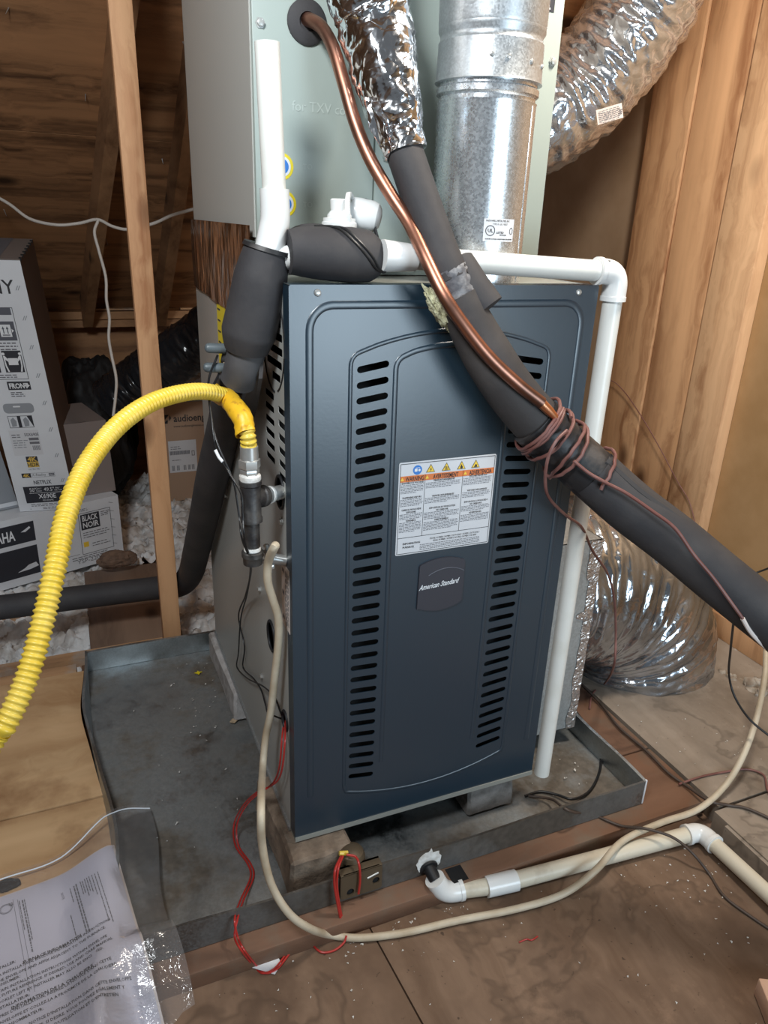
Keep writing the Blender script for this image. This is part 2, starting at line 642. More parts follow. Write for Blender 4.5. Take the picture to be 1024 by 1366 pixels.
M['ply_front'] = wood('ply_front', (0.235, 0.150, 0.098), (0.150, 0.088, 0.052), 'Y', 0.5, stain=(0.105, 0.060, 0.036), stain_scale=3.2, stain_lo=0.46, stain_hi=0.66, knots=False, tide=True)
M['ply_grey'] = wood('ply_grey', (0.30, 0.245, 0.195), (0.21, 0.165, 0.125), 'Y', 0.5, stain=(0.16, 0.125, 0.095), stain_scale=4.0, stain_lo=0.5, stain_hi=0.75, knots=False, tide=True)
M['board_brown'] = wood('board_brown', (0.165, 0.085, 0.050), (0.085, 0.042, 0.025), 'X', 0.8, knots=False, stain=(0.16, 0.115, 0.08), stain_scale=9, tide=False)
M['joist'] = wood('joist', (0.50, 0.29, 0.15), (0.32, 0.17, 0.085), 'X', 0.9, stain=(0.42, 0.38, 0.34), stain_scale=7, stain_lo=0.5, stain_hi=0.7)
M['plank_dark'] = wood('plank_dark', (0.24, 0.155, 0.105), (0.15, 0.09, 0.06), 'Y', 0.9)
M['brick_wood'] = wood('brick_wood', (0.66, 0.44, 0.32), (0.50, 0.30, 0.20), 'Y', 0.8)
M['insulation'] = mat('insulation', (0.74, 0.74, 0.74), 0.95, c2=(0.42, 0.37, 0.32), nscale=13, lo=0.45, hi=0.68, bscale=60, bstr=1.0)
M['insul_brown'] = mat('insul_brown', (0.48, 0.42, 0.35), 0.95, c2=(0.24, 0.18, 0.13), nscale=25, lo=0.4, hi=0.65, bscale=70, bstr=1.0)
M['carton_white'] = mat('carton_white', (0.74, 0.77, 0.81), 0.5, c2=(0.66, 0.68, 0.72), nscale=4)
M['carton_brown'] = mat('carton_brown', (0.125, 0.088, 0.072), 0.8)
M['carton_kraft'] = mat('carton_kraft', (0.42, 0.28, 0.19), 0.8)
M['carton_grey'] = mat('carton_grey', (0.30, 0.32, 0.35), 0.6)
M['carton_flap'] = mat('carton_flap', (0.22, 0.185, 0.17), 0.7)
M['print_dark'] = mat('print_dark', (0.028, 0.030, 0.040), 0.5)
M['print_grey'] = mat('print_grey', (0.10, 0.105, 0.13), 0.5)
M['print_white'] = mat('print_white', (0.80, 0.82, 0.85), 0.5)
M['print_gold'] = mat('print_gold', (0.72, 0.48, 0.10), 0.5)
M['print_orange'] = mat('print_orange', (0.72, 0.20, 0.05), 0.5)
M['print_yellow'] = mat('print_yellow', (0.88, 0.60, 0.06), 0.5)
M['print_blue'] = mat('print_blue', (0.03, 0.20, 0.62), 0.5)
M['label_white'] = mat('label_white', (0.66, 0.67, 0.70), 0.45)
M['label_pink'] = mat('label_pink', (0.72, 0.64, 0.60), 0.5)
M['paper'] = mat('paper', (0.58, 0.57, 0.65), 0.6)
M['badge'] = mat('badge', (0.040, 0.040, 0.052), 0.45)
M['wire_black'] = mat('wire_black', (0.012, 0.012, 0.013), 0.4)
M['wire_red'] = mat('wire_red', (0.42, 0.028, 0.022), 0.35)
M['wire_brown'] = mat('wire_brown', (0.155, 0.058, 0.048), 0.5, c2=(0.23, 0.11, 0.095), nscale=18)
M['wire_dark'] = mat('wire_dark', (0.065, 0.045, 0.035), 0.5)
M['cable_cream'] = mat('cable_cream', (0.58, 0.50, 0.38), 0.5, c2=(0.44, 0.35, 0.24), nscale=14)
M['cable_white'] = mat('cable_white', (0.62, 0.58, 0.53), 0.5)
M['cap_grey'] = mat('cap_grey', (0.095, 0.115, 0.125), 0.45)
M['gloss_black'] = mat('gloss_black', (0.016, 0.017, 0.020), 0.16, bscale=14, bstr=0.5)
M['bag_black'] = mat('bag_black', (0.010, 0.010, 0.011), 0.65, bscale=16, bstr=0.7)
M['fiber'] = mat('fiber', (0.66, 0.66, 0.46), 0.9, c2=(0.45, 0.43, 0.26), nscale=60, bscale=120, bstr=1.0)
M['mastic'] = mat('mastic', (0.09, 0.09, 0.10), 0.6, c2=(0.32, 0.32, 0.33), nscale=40, bscale=70, bstr=0.6)
M['brass_dark'] = mat('brass_dark', (0.105, 0.075, 0.045), 0.5, 0.2)
M['film'] = plastic_film('film')
M['raised'] = mat('raised', (0.50, 0.56, 0.52), 0.4)  # sage made paler to imitate the highlight on embossed letters
M['scrap'] = mat('scrap', (0.20, 0.125, 0.085), 0.9, c2=(0.11, 0.07, 0.05), nscale=30)
M['dust'] = mat('dust', (0.62, 0.60, 0.56), 0.9)
M['chip'] = mat('chip', (0.55, 0.42, 0.28), 0.8)

# ------------------------------------------------------------------ key sizes (metres); z = 0 is the drain pan's bottom
FW, FD, FB, FT = 0.529, 0.80, 0.09, 1.106        # furnace width, depth, bottom and top
COILY = 0.19                                      # front of the coil cabinet
WALLX = 1.50                                      # gable wall boards
FLOORZ = -0.040
ROOF0, ROOFM, EAVE = 0.80, 0.65, 2.80              # roof: z = ROOF0 + ROOFM * (EAVE - y)


def roofz(y):
    return ROOF0 + ROOFM * (EAVE - y)

# ------------------------------------------------------------------ the attic: floor, walls, roof
floor = structure('floor')
# front plywood sheets, a seam between them
FRONT_Y = -0.125
seam = [at(505, 1262, Z=FLOORZ), at(562, 1366, Z=FLOORZ)]
sd = (seam[1] - seam[0]).normalized()
sA = seam[0] - sd * 0.02
sB = seam[0] + sd * 1.5
gap = Vector((0.0016, 0, 0))
MB().prism([(-1.6, FRONT_Y), (sA.x - 0.0016, FRONT_Y), (sB.x - 0.0016, sB.y), (-1.6, sB.y)], lambda x, y, t: (x, y, FLOORZ + t), -0.018, 0.0).build('plywood_panel', M['ply_front'], floor)
MB().prism([(sA.x + 0.0016, FRONT_Y), (0.905, FRONT_Y), (0.905, sB.y), (sB.x + 0.0016, sB.y)], lambda x, y, t: (x, y, FLOORZ + t), -0.018, 0.0).build('plywood_panel', M['ply_front'], floor)
# right hand sheets, dusty
MB().box((0.935, -0.155, FLOORZ - 0.01), (1.60, 1.25, 0.0)).build('plywood_panel', M['ply_grey'], floor)
MB().box((0.915, -2.2, FLOORZ - 0.01), (1.60, -0.162, 0.0)).build('plywood_panel', M['ply_grey'], floor)
MB().box((0.907, -1.2, FLOORZ - 0.01), (0.936, -0.20, -0.004)).build('edge_strip', M['ply_grey'], floor)
# platform boards under the pan
MB().box((-0.60, -0.128, FLOORZ - 0.002), (0.928, 0.06, -0.003), bevel=0.003).build('platform_board', M['board_brown'], floor)
MB().box((0.60, 0.064, FLOORZ - 0.002), (0.928, 1.05, -0.003), bevel=0.003).build('platform_board', M['board_brown'], floor)
MB().box((-0.36, 0.064, FLOORZ - 0.002), (0.595, 0.90, -0.003)).build('platform_board', M['board_brown'], floor)
# subfloor below the insulation
MB().box((-3.2, 0.06, -0.20), (1.6, 3.1, -0.14)).build('drywall_panel', M['panel_beige'], floor)
MB().box((-3.2, -2.3, -0.20), (0.93, 0.06, -0.062)).build('drywall_panel', M['ply_front'], floor)

MB().box((0.40, -0.20, -0.075), (1.60, 0.10, -0.050)).build('under_board', M['plank_dark'], floor)
# joists showing through the insulation on the left
jd = [at(0, 905, Z=-0.02), at(190, 858, Z=-0.02)]
MB().box((-3.0, 0.955, -0.14), (-0.13, 0.995, -0.012)).build('joist', M['joist'], floor)
MB().box((-3.0, 1.36, -0.14), (-0.40, 1.40, -0.03)).build('joist', M['joist'], floor)
MB().box((-3.0, 0.80, -0.14), (-0.37, 0.845, 0.040), bevel=0.002).build('joist', M['joist'], floor)

# gable wall on the right: boards, then the plain panels behind them
wall = structure('wall_right')
edges = [(0.565, 0.715, 'stud_pale'), (0.730, 0.913, 'stud'), (0.917, 1.10, 'stud')]
for i, (y0, y1, mm) in enumerate(edges):
    off = (0.0, 0.012, 0.006)[i]
    o = MB().box((WALLX + off, y0, -0.02), (WALLX + 0.045 + off, y1, roofz(y1)), bevel=0.003).build('board', M[mm], wall)
MB().box((WALLX + 0.046, -2.4, -0.05), (WALLX + 0.07, 0.70, 2.4)).build('wall_panel', M['panel_brown'], wall)
MB().box((WALLX + 0.050, 0.70, -0.05), (WALLX + 0.074, 3.0, 2.2)).build('wall_panel', M['panel_beige'], wall)
MB().box((WALLX + 0.0, -2.4, 0.0), (WALLX + 0.045, 0.56, 0.075), bevel=0.003).build('sill_plate', M['stud'], wall)
MB().box((WALLX + 0.0, 0.112, 0.075), (WALLX + 0.045, 0.150, 1.9), bevel=0.003) if False else None

# eave wall far back
back = structure('wall_back')
MB().box((-3.2, 2.92, -0.2), (1.6, 2.95, 1.2)).build('back_board', M['plate'], back)
MB().box((-3.2, 2.80, 0.66), (1.6, 2.92, 0.70)).build('top_plate', M['plate'], back)
MB().box((-3.2, 2.78, 0.70), (1.6, 2.92, 0.735)).build('top_plate', M['plate'], back)
for x0 in (-1.2, -0.62, -0.40, 0.06, 0.24, 0.62, 1.1):
    MB().box((x0, 2.84, -0.1), (x0 + 0.045, 2.92, 0.66)).build('stud', M['plate'], back)
for x0, x1 in ((-0.21, 0.14), (0.23, 0.50)):
    MB().box((x0, 2.765, 0.742), (x1, 2.80, 0.750)).build('strip', M['joist'], back)
left = structure('wall_left')
MB().box((-3.25, -2.4, -0.2), (-3.2, 3.0, 2.6)).build('wall_panel', M['deck'], left)

# roof: sheathing and rafters
roof = structure('ceiling')
RN = Vector((0, ROOFM, 1)).normalized()


def roofpt(x, y, t):
    return Vector((x, y, roofz(y))) + RN * t


for k, (ya, yb) in enumerate(((3.05, 1.86), (1.857, 0.64), (0.637, -0.58), (-0.583, -1.2))):
    for xa, xb in ((-3.2, -1.43), (-1.427, 0.99), (0.993, 1.62)):
        MB().prism([(xa, ya), (xb, ya), (xb, yb), (xa, yb)], roofpt, 0.0, 0.014).build('sheathing_panel', M['deck'], roof)
for x0, x1 in ((-2.65, -2.5), (-2.25, -2.1), (-1.84, -1.7), (-1.43, -1.25), (-1.03, -0.8), (-0.625, -0.32), (-0.222, 0.16), (0.112, 0.118), (0.58, 0.58)):
    MB().prism([(x0, 2.82), (x0 + 0.042, 2.82), (x1 + 0.042, -1.2), (x1, -1.2)], roofpt, -0.14, 0.0).build('rafter', M['rafter'], roof)
# nail points through the sheathing
nails = MB()
for k in range(46):
    x = rng.uniform(-1.2, 0.15)
    y = rng.uniform(0.9, 2.4)
    p = roofpt(x, y, 0.0)
    q = p - RN * rng.uniform(0.012, 0.03) + Vector((rng.uniform(-.01, .01), rng.uniform(-.01, .01), 0))
    nails.tube([p, q], [0.0022, 0.0006], 5)
nails.build('nail_points', M['zinc'], roof, kind='stuff')

# loose-fill insulation
def lumpy(name, label, xs, ys, base, amp, m, nclump, keep=lambda x, y: True, seed=0, csize=(0.007, 0.026)):
    b = MB()
    nx, ny = xs[2], ys[2]
    grid = []
    for j in range(ny):
        for i in range(nx):
            x = xs[0] + (xs[1] - xs[0]) * i / (nx - 1)
            y = ys[0] + (ys[1] - ys[0]) * j / (ny - 1)
            p = Vector((x * 5 + seed, y * 5, 0))
            h = noise.fractal(p, 0.9, 2.1, 5) * 0.55 + abs(noise.noise(p * 4.0)) * 0.5 + abs(noise.noise(p * 9.0)) * 0.30 + noise.noise(p * 19.0) * 0.10
            grid.append((x, y, base + amp * h))
    fs = [(j * nx + i, j * nx + i + 1, (j + 1) * nx + i + 1, (j + 1) * nx + i) for j in range(ny - 1) for i in range(nx - 1)]
    fs = [f for f in fs if keep(grid[f[0]][0], grid[f[0]][1])]
    b.add(grid, fs)
    for k in range(nclump):
        x, y = rng.uniform(xs[0], xs[1]), rng.uniform(ys[0], ys[1])
        if not keep(x, y):
            continue
        p = Vector((x * 5 + seed, y * 5, 0))
        z = base + amp * (noise.fractal(p, 0.9, 2.1, 5) * 0.55 + abs(noise.noise(p * 4.0)) * 0.5)
        bm = bmesh.new()
        bmesh.ops.create_icosphere(bm, subdivisions=2, radius=1.0)
        r = rng.uniform(*csize)
        s0 = rng.uniform(0, 100)
        for v in bm.verts:
            d = 0.75 + 0.5 * noise.noise(v.co * 1.7 + Vector((s0, 0, 0)))
            v.co = Vector((x, y, z + r * 0.25)) + v.co * r * d
        b.bm(bm)
    o = b.build(name, m, smooth=60)
    o['label'] = label
    o['category'] = 'insulation'
    o['kind'] = 'stuff'
    return o


lumpy('loose_insulation', 'white blown-in insulation heaped between the joists behind the drain pan', (-1.6, 0.65, 260), (0.86, 2.70, 210), -0.085, 0.085,
      M['insulation'], 900, keep=lambda x, y: not (-0.34 < x < -0.07 and 0.86 < y < 1.6) and not (x > -0.35 and y < 0.90))
lumpy('insulation_clumps', 'brownish insulation clumps in the corner between silver duct and sill plate', (1.36, 1.50, 26), (0.12, 0.62, 60), -0.012, 0.05,
      M['insul_brown'], 90, seed=31, csize=(0.008, 0.022))
# plank the post stands on
pk = thing('floor_plank', 'dark grey plank running back under the post', 'plank', (-0.205, 1.2, -0.06))
MB().box((-0.335, 0.87, -0.075), (-0.075, 1.60, -0.045), bevel=0.004).build('plank', M['plank_dark'], pk)

# ------------------------------------------------------------------ the post
PX, PY = at(228, 845, d=2.16).x, 0.925
post = MB()
_pz = -0.045
_px = at(229, 830, Y=0.92).x
post.box((_px - 0.027, 0.910, _pz), (_px + 0.023, 0.948, roofz(0.92)), bevel=0.002)
po = post.build('wooden_post', M['post'])
tag(po, 'bare two-by-three wooden post standing upright behind the drain pan', 'post')

# ------------------------------------------------------------------ plywood sheets beside the pan, front left
def sheet(name, label, x0, x1, y0, y1, z0, z1, m, group=None):
    ys = [y0 + (y1 - y0) * k / 16 for k in range(17)]
    pts = [(x0, y0)] + [(-0.3495 + 0.030 * math.exp(-((y - 0.16) / 0.20) ** 2) - 0.016 * math.exp(-((y - 0.62) / 0.13) ** 2), y) for y in ys] + [(x0, y1)]
    o = MB().prism(pts, lambda x, y, t: (x, y, t), z0, z1).build(name, m)
    tag(o, label, 'plywood', group)
    return o


sheet('plywood_sheet', 'warm orange plywood sheet lying next to the pan under the hose', -1.5, -0.362, 0.300, 0.792, 0.030, 0.047, M['ply_warm'])
sheet('plywood_sheet', 'warm orange plywood sheet running under the clear bag of papers', -1.5, -0.362, -0.70, 0.295, 0.030, 0.046, M['ply_warm'])
# ------------------------------------------------------------------ drain pan
pan = thing('drain_pan', 'dented galvanized drain pan with dusty floor under the furnace', 'drain pan', (0.2, 0.35, -0.002))
PX0, PX1, PY0, PY1, LIP = -0.345, 0.779, -0.085, 0.860, 0.064
pf = MB()
nx, ny = 48, 40
gv = []
for j in range(ny + 1):
    for i in range(nx + 1):
        x = PX0 + (PX1 - PX0) * i / nx
        y = PY0 + (PY1 - PY0) * j / ny
        e = min(i, nx - i, j, ny - j)
        gv.append((x, y, -0.001 + (0.004 * abs(noise.noise(Vector((x * 4, y * 4, 1)))) if e > 1 else 0)))
pf.add(gv, [(j * (nx + 1) + i, j * (nx + 1) + i + 1, (j + 1) * (nx + 1) + i + 1, (j + 1) * (nx + 1) + i) for j in range(ny) for i in range(nx)])
pf.build('pan_floor', M['pan_floor'], pan)


def lip(name, line, m, hgt=LIP, thick=0.0012, inward=None):
    b = MB()
    n = len(line)
    vs = []
    for (x, y, dx, dy, h) in line:
        vs += [(x, y, -0.001), (x + dx, y + dy, h), (x + dx + inward[0] * 0.006, y + dy + inward[1] * 0.006, h - 0.0015), (x + inward[0] * thick, y + inward[1] * thick, 0.0)]
    fs = []
    for i in range(n - 1):
        for k in range(3):
            a = i * 4 + k
            fs.append((a, a + 4, a + 5, a + 1))
    b.add(vs, fs)
    return b.build(name, m, pan)


ln = []
for i in range(31):
    t = i / 30
    y = PY0 + (PY1 - PY0) * t
    bul = 0.030 * math.exp(-((y - 0.16) / 0.20) ** 2) - 0.016 * math.exp(-((y - 0.62) / 0.13) ** 2)
    ln.append((PX0, y, bul, 0, LIP + 0.003 * math.sin(y * 9)))
lip('pan_lip', ln, M['pan_lip'], inward=(1, 0))
ln = [(PX0 + (PX1 - PX0) * i / 30, PY1, 0, 0.003 * math.sin(i * .5), LIP) for i in range(31)]
lip('pan_lip', ln, M['pan_lip'], inward=(0, -1))
ln = [(PX1, PY0 + (PY1 - PY0) * i / 30, 0.002 * math.sin(i * .7), 0, LIP) for i in range(31)]
lip('pan_lip', ln, M['pan_lip'], inward=(-1, 0))
ln = [(PX0 + (PX1 - PX0) * i / 40, PY0, 0, -0.004 * math.sin(i * PI / 40), LIP + 0.002 * math.sin(i * .45)) for i in range(41)]
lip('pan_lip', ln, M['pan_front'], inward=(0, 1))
b = MB()
b.box((PX1 - 0.003, PY0 - 0.0012, 0.0), (PX1 + 0.0012, PY0 + 0.004, LIP + 0.001), bevel=0.0010)
b.build('folded_corner', M['label_white'], pan)
# seam sealant smear around the drain hole
hole = at(572, 1149, Y=PY0 - 0.004)
b = MB()
pts = [(0.026 * (1 + 0.45 * noise.noise(Vector((k * .9, 4, 0)))) * math.cos(2 * PI * k / 26), 0.026 * (1 + 0.45 * noise.noise(Vector((k * .9, 9, 0)))) * math.sin(2 * PI * k / 26)) for k in range(26)]
b.prism(pts, lambda x, y, t: (hole.x + x, PY0 - 0.004 - t, max(0.004, hole.z + y)), -0.001, 0.0004)
part_label(b.build('sealant', M['dope'], pan), 'white crusty sealant round the drain outlet')

# crumbs lying in the pan and on the floor
def crumbs(name, label, regions, m, n, size, seed):
    r = random.Random(seed)
    b = MB()
    for k in range(n):
        x0, x1, y0, y1, z = regions[k % len(regions)]
        c = Vector((r.uniform(x0, x1), r.uniform(y0, y1), z))
        s = r.uniform(*size)
        vs = [c + Vector((r.uniform(-1, 1) * s, r.uniform(-1, 1) * s, r.uniform(0.0, 0.8) * s)) for q in range(6)]
        b.add(vs, [(0, 1, 2), (0, 2, 3), (0, 3, 1), (1, 4, 2), (2, 5, 3), (3, 4, 1), (4, 5, 2), (3, 5, 4)])
    o = b.build(name, m, smooth=0)
    tag(o, label, 'debris', kind='stuff')


crumbs('pan_crumbs', 'pale crumbs scattered over the dusty pan floor', [(-0.26, 0.0, 0.0, 0.8, 0.004), (-0.14, -0.02, 0.45, 0.80, 0.004), (0.57, 0.74, -0.05, 0.15, 0.004)], M['dust'], 80, (0.001, 0.0045), 3)
crumbs('floor_crumbs', 'pale bits of insulation and grit along the plywood floor edge', [(0.02, 0.30, -0.165, -0.132, FLOORZ), (0.60, 0.90, -0.30, -0.14, FLOORZ), (-0.2, 0.5, -0.25, -0.14, FLOORZ), (0.70, 0.90, -0.50, -0.22, FLOORZ), (0.95, 1.35, -0.1, 0.25, 0.001), (0.0, 0.85, -0.55, -0.2, FLOORZ)], M['dust'], 190, (0.0008, 0.0032), 5)
# ochre leaf-like chip
c = at(312, 962, Z=0.004)
b = MB().prism([(-0.012, -0.006), (0.0, -0.009), (0.013, 0.0), (0.008, 0.008), (-0.004, 0.006)], lambda x, y, t: (c.x + x, c.y + y, c.z + t + abs(x) * 0.3), 0, 0.002)
tag(b.build('wood_chip', M['chip']), 'ochre wood chip lying on the pan floor by the furnace', 'chip')

# ------------------------------------------------------------------ blocks the furnace stands on
def block(label, lo, hi, m, seed, rot=0.0, taper=0.0):
    bm = bmesh.new()
    bmesh.ops.create_cube(bm, size=1.0)
    for v in bm.verts:
        v.co = Vector([lo[i] + (v.co[i] + .5) * (hi[i] - lo[i]) for i in range(3)])
    bmesh.ops.bevel(bm, geom=list(bm.edges), offset=0.006, segments=1, profile=.5, affect='EDGES')
    bmesh.ops.subdivide_edges(bm, edges=list(bm.edges), cuts=3, use_grid_fill=True)
    cx, cy = (lo[0] + hi[0]) / 2, (lo[1] + hi[1]) / 2
    for v in bm.verts:
        v.co += Vector((noise.noise(v.co * 30 + Vector((seed, 0, 0))), noise.noise(v.co * 30 + Vector((0, seed, 0))), noise.noise(v.co * 30 + Vector((0, 0, seed))) * 0.3)) * 0.0035
        f = 1 - taper * (v.co.z - lo[2]) / (hi[2] - lo[2])
        v.co.x = cx + (v.co.x - cx) * f
        v.co.z = min(v.co.z, hi[2])
        d = Vector((v.co.x - cx, v.co.y - cy))
        v.co.x = cx + d.x * math.cos(rot) - d.y * math.sin(rot)
        v.co.y = cy + d.x * math.sin(rot) + d.y * math.cos(rot)
    o = MB().bm(bm).build('concrete_block', m, smooth=30)
    tag(o, label, 'block')
    return o


block('rough tan concrete block under the front left furnace corner', (-0.030, -0.045, 0.004), (0.105, 0.20, FB - 0.004), M['block_tan'], 3, 0.03, 0.10)
block('grey concrete block under the right front of the furnace', (0.385, 0.012, 0.004), (0.50, 0.13, FB - 0.002), M['block'], 8, 0.0, 0.05)
block('long pale concrete block under the rear left furnace edge', (-0.014, 0.50, 0.004), (0.13, 0.82, FB - 0.004), M['block_pale'], 14, 0.02)
block('plain concrete block hidden under the rear right of the furnace', (0.38, 0.55, 0.004), (0.52, 0.78, FB - 0.002), M['block'], 21, 0.0)

# ------------------------------------------------------------------ furnace
fur = thing('furnace', 'dark blue gas furnace with slotted front standing on blocks', 'furnace', (FW / 2, FD / 2, FB))
V0 = FB


def front(t0=0.0):
    return lambda x, y, t=0.0: (x, -t0 - t, V0 + y)


# slots fanned like the arch of the panel: left column, mirrored to the right
slots = []
NS = 33
for k in range(NS):
    t = k / (NS - 1)
    yc = 0.897 + (0.119 - 0.897) * t
    ang = 0.17 - 0.33 * t
    slots.append(capsule(0.1305, yc, 0.053 - 0.002 * t, 0.0105, ang))
    slots.append(capsule(0.4085, yc, 0.056, 0.0105, -ang * 0.9))
b = MB()
H = FT - FB
outer = rrect(0.0, 0.0075, FW, H, 0.004)
b.plate(outer, slots, lambda x, y, t: (x, -0.0005 - t, V0 + y), 0.0016)
# folded edges of the panel
b.box((0, 0.0, V0 + 0.0075), (0.0015, 0.030, FT)).box((FW - 0.0015, 0.0, V0 + 0.0075), (FW, 0.030, FT)).box((0.0, 0.0, FT - 0.0015), (FW, 0.030, FT))
b.build('front_panel', M['panel_blue'], fur, smooth=30)


def bead(name, pts, w, h, closed=False, n=6):
    P = [Vector((x, 0, y)) for x, y in pts]
    P = resample(P + ([P[0]] if closed else []), 0.006)
    b = MB()
    vs = []
    for i, p in enumerate(P):
        T = (P[min(len(P) - 1, i + 1)] - P[max(0, i - 1)]).normalized()
        Nn = Vector((T.z, 0, -T.x))
        for k in range(n + 1):
            a = PI * k / n
            q = p + Nn * (math.cos(a) * w)
            vs.append((q.x, -0.0012 - h * math.sin(a), V0 + q.z))
    fs = [(i * (n + 1) + k, i * (n + 1) + k + 1, (i + 1) * (n + 1) + k + 1, (i + 1) * (n + 1) + k) for i in range(len(P) - 1) for k in range(n)]
    b.add(vs, fs)
    o = b.build(name, M['panel_blue'], fur, smooth=80)
    return o


def arcpts(x0, x1, y0, ymid, n=14):
    return [(x0 + (x1 - x0) * k / n, y0 + (ymid - y0) * (1 - (2 * k / n - 1) ** 2)) for k in range(n + 1)]


ob = [(0.030, 0.10)] + [(0.030, 0.90)] + [(0.030 + 0.035 * (1 - math.cos(a)), 0.952 + 0.036 * math.sin(a)) for a in np.linspace(0, PI / 2, 7)] + \
     [(0.503 - 0.035 * (1 - math.cos(a)), 0.952 + 0.036 * math.sin(a)) for a in np.linspace(PI / 2, 0, 7)] + [(0.503, 0.90), (0.503, 0.10)]
bead('raised_border', ob, 0.0062, 0.0016)
ab = [(0.096, 0.105), (0.094, 0.89)] + [(0.094 + 0.018 * (1 - math.cos(a)), 0.90 + 0.02 * math.sin(a)) for a in np.linspace(0, PI / 2 * .8, 5)] + \
     arcpts(0.114, 0.426, 0.9225, 0.949)[1:-1] + [(0.447 - 0.018 * (1 - math.cos(a)), 0.90 + 0.02 * math.sin(a)) for a in np.linspace(PI / 2 * .8, 0, 5)] + [(0.447, 0.89), (0.445, 0.10)] + \
     arcpts(0.442, 0.100, 0.088, 0.058)
bead('raised_arch', ab, 0.0036, 0.0015, closed=True)
ib = [(0.171, 0.14), (0.168, 0.885)] + [(0.168 + 0.02 * (1 - math.cos(a)), 0.893 + 0.02 * math.sin(a)) for a in np.linspace(0, PI / 2 * .85, 5)] + \
     arcpts(0.186, 0.353, 0.915, 0.927)[1:-1] + [(0.372 - 0.02 * (1 - math.cos(a)), 0.893 + 0.02 * math.sin(a)) for a in np.linspace(PI / 2 * .85, 0, 5)] + [(0.372, 0.885), (0.369, 0.14)]
bead('raised_frame', ib, 0.0046, 0.0013)

# added black sheet standing for the shade inside the slots
MB().box((0.004, 0.045, FB + 0.02), (FW - 0.004, 0.055, FT - 0.01)).build('slot_shade_sheet', M['black_void'], fur)
MB().box((0.0, -0.0035, FB), (FW, 0.030, FB + 0.0095)).build('bottom_rail', M['rail'], fur)
# left side with its knockouts and vents
def rot_slot(yc, zc, L, h, ang):
    return capsule(yc, zc, L, h, ang, 3)


holes = []
for k in range(6):
    z = 0.834 - 0.0215 * k
    holes.append([(q[0], q[1]) for q in rrect(0.022, z - 0.0055 - 0.0105, 0.066, z + 0.0055 - 0.0105, 0.003, 2)])
    holes.append([(q[0], q[1]) for q in rrect(0.092, z - 0.0045, 0.148, z + 0.0065, 0.003, 2)])
for k, (y0, y1) in enumerate(((0.050, 0.100), (0.040, 0.130), (0.036, 0.140), (0.036, 0.140), (0.042, 0.136), (0.058, 0.118))):
    z = 0.866 + 0.021 * k
    holes.append(rrect(y0, z, y1, z + 0.012, 0.003, 2))
holes.append(circle(0.061, 0.687, 0.024, 0.027, 20))
holes.append(circle(0.143, 0.369, 0.026, 0.030, 20))
holes.append(circle(0.054, 0.240, 0.017, 0.019, 16))
b = MB()
b.plate(rect(0.0, 0.0, FD, H), holes, lambda x, y, t: (0.0008 + t, 0.002 + x * (FD - 0.002) / FD, V0 + y), 0.0012)
b.build('side_panel', M['cabinet_grey'], fur, smooth=30)
# oval scribed ring around the upper vent
b = MB()
for a0, a1 in ((0.15, 1.40), (1.75, 3.0), (3.35, 4.35), (4.65, 5.9)):
    pts = [Vector((-0.0002, 0.088 + 0.064 * math.cos(a), V0 + 0.925 + 0.078 * math.sin(a))) for a in np.linspace(a0, a1, 14)]
    b.tube(pts, 0.0016, 6)
b.build('scribed_ring', M['black_void'], fur)
# bottom flange of the side
MB().box((-0.004, 0.03, FB - 0.002), (0.012, FD, FB + 0.006)).build('side_flange', M['galv_dull'], fur)
MB().box((FW - 0.0015, 0.002, FB), (FW, FD, FT - 0.001)).build('side_panel', M['cabinet_grey'], fur)
MB().box((0.001, FD - 0.002, FB), (FW - 0.001, FD, FT - 0.001)).build('rear_panel', M['cabinet_grey'], fur)
b = MB()
b.plate(rect(0.0015, 0.03, FW - 0.0015, FD), [circle(0.352, 0.110, 0.068)], lambda x, y, t: (x, y, FT - 0.003 + t), 0.0015)
b.build('top_panel', M['rail'], fur)
MB().box((0.0025, 0.06, FB + 0.002), (FW - 0.0025, FD - 0.004, FB + 0.004)).build('bottom_panel', M['dark_steel'], fur)
# added black sheet so the side vents read dark
MB().box((0.022, 0.060, FB + 0.01), (0.024, FD - 0.01, FT - 0.01)).build('vent_shade_sheet', M['black_void'], fur)


def screw(o, d, r, parent, m='zinc', hexhead=False):
    b = MB()
    MM = axisM(o, d)
    if hexhead:
        b.lathe([(r * 1.25, 0), (r * 1.25, r * 0.25), (r * 0.9, r * 0.3), (r * 0.9, r * 0.9), (r * 0.7, r * 1.0)], MM, 6)
    else:
        b.lathe([(r, 0), (r, r * 0.25), (r * 0.8, r * 0.6), (r * 0.35, r * 0.75)], MM, 12)
        b.box((-r * 0.5, -r * 0.08, r * 0.70), (r * 0.5, r * 0.08, r * 0.80), MM)
    return b.build('screw', M[m], parent)


for (x, z) in ((0.042, 1.005), (0.489, 1.005)):
    screw((x, -0.0013, V0 + z), (0, -1, 0), 0.0052, fur)
for (y, z) in ((0.227, 0.426), (0.231, 0.222), (0.536, 0.51), (0.055, 0.638)):
    screw((0, y, V0 + z), (-1, 0, 0), 0.0055, fur, hexhead=True)
# black grommets in the side knockouts
for (y, z, ry, rz) in ((0.061, 0.687, 0.024, 0.027), (0.143, 0.369, 0.026, 0.030), (0.054, 0.240, 0.017, 0.019)):
    pts = [Vector((-0.001, y + ry * math.cos(a), V0 + z + rz * math.sin(a))) for a in np.linspace(0, 2 * PI, 25)]
    MB().tube(pts, 0.0028, 8, caps=False).build('grommet', M['dark_steel'], fur, smooth=80)
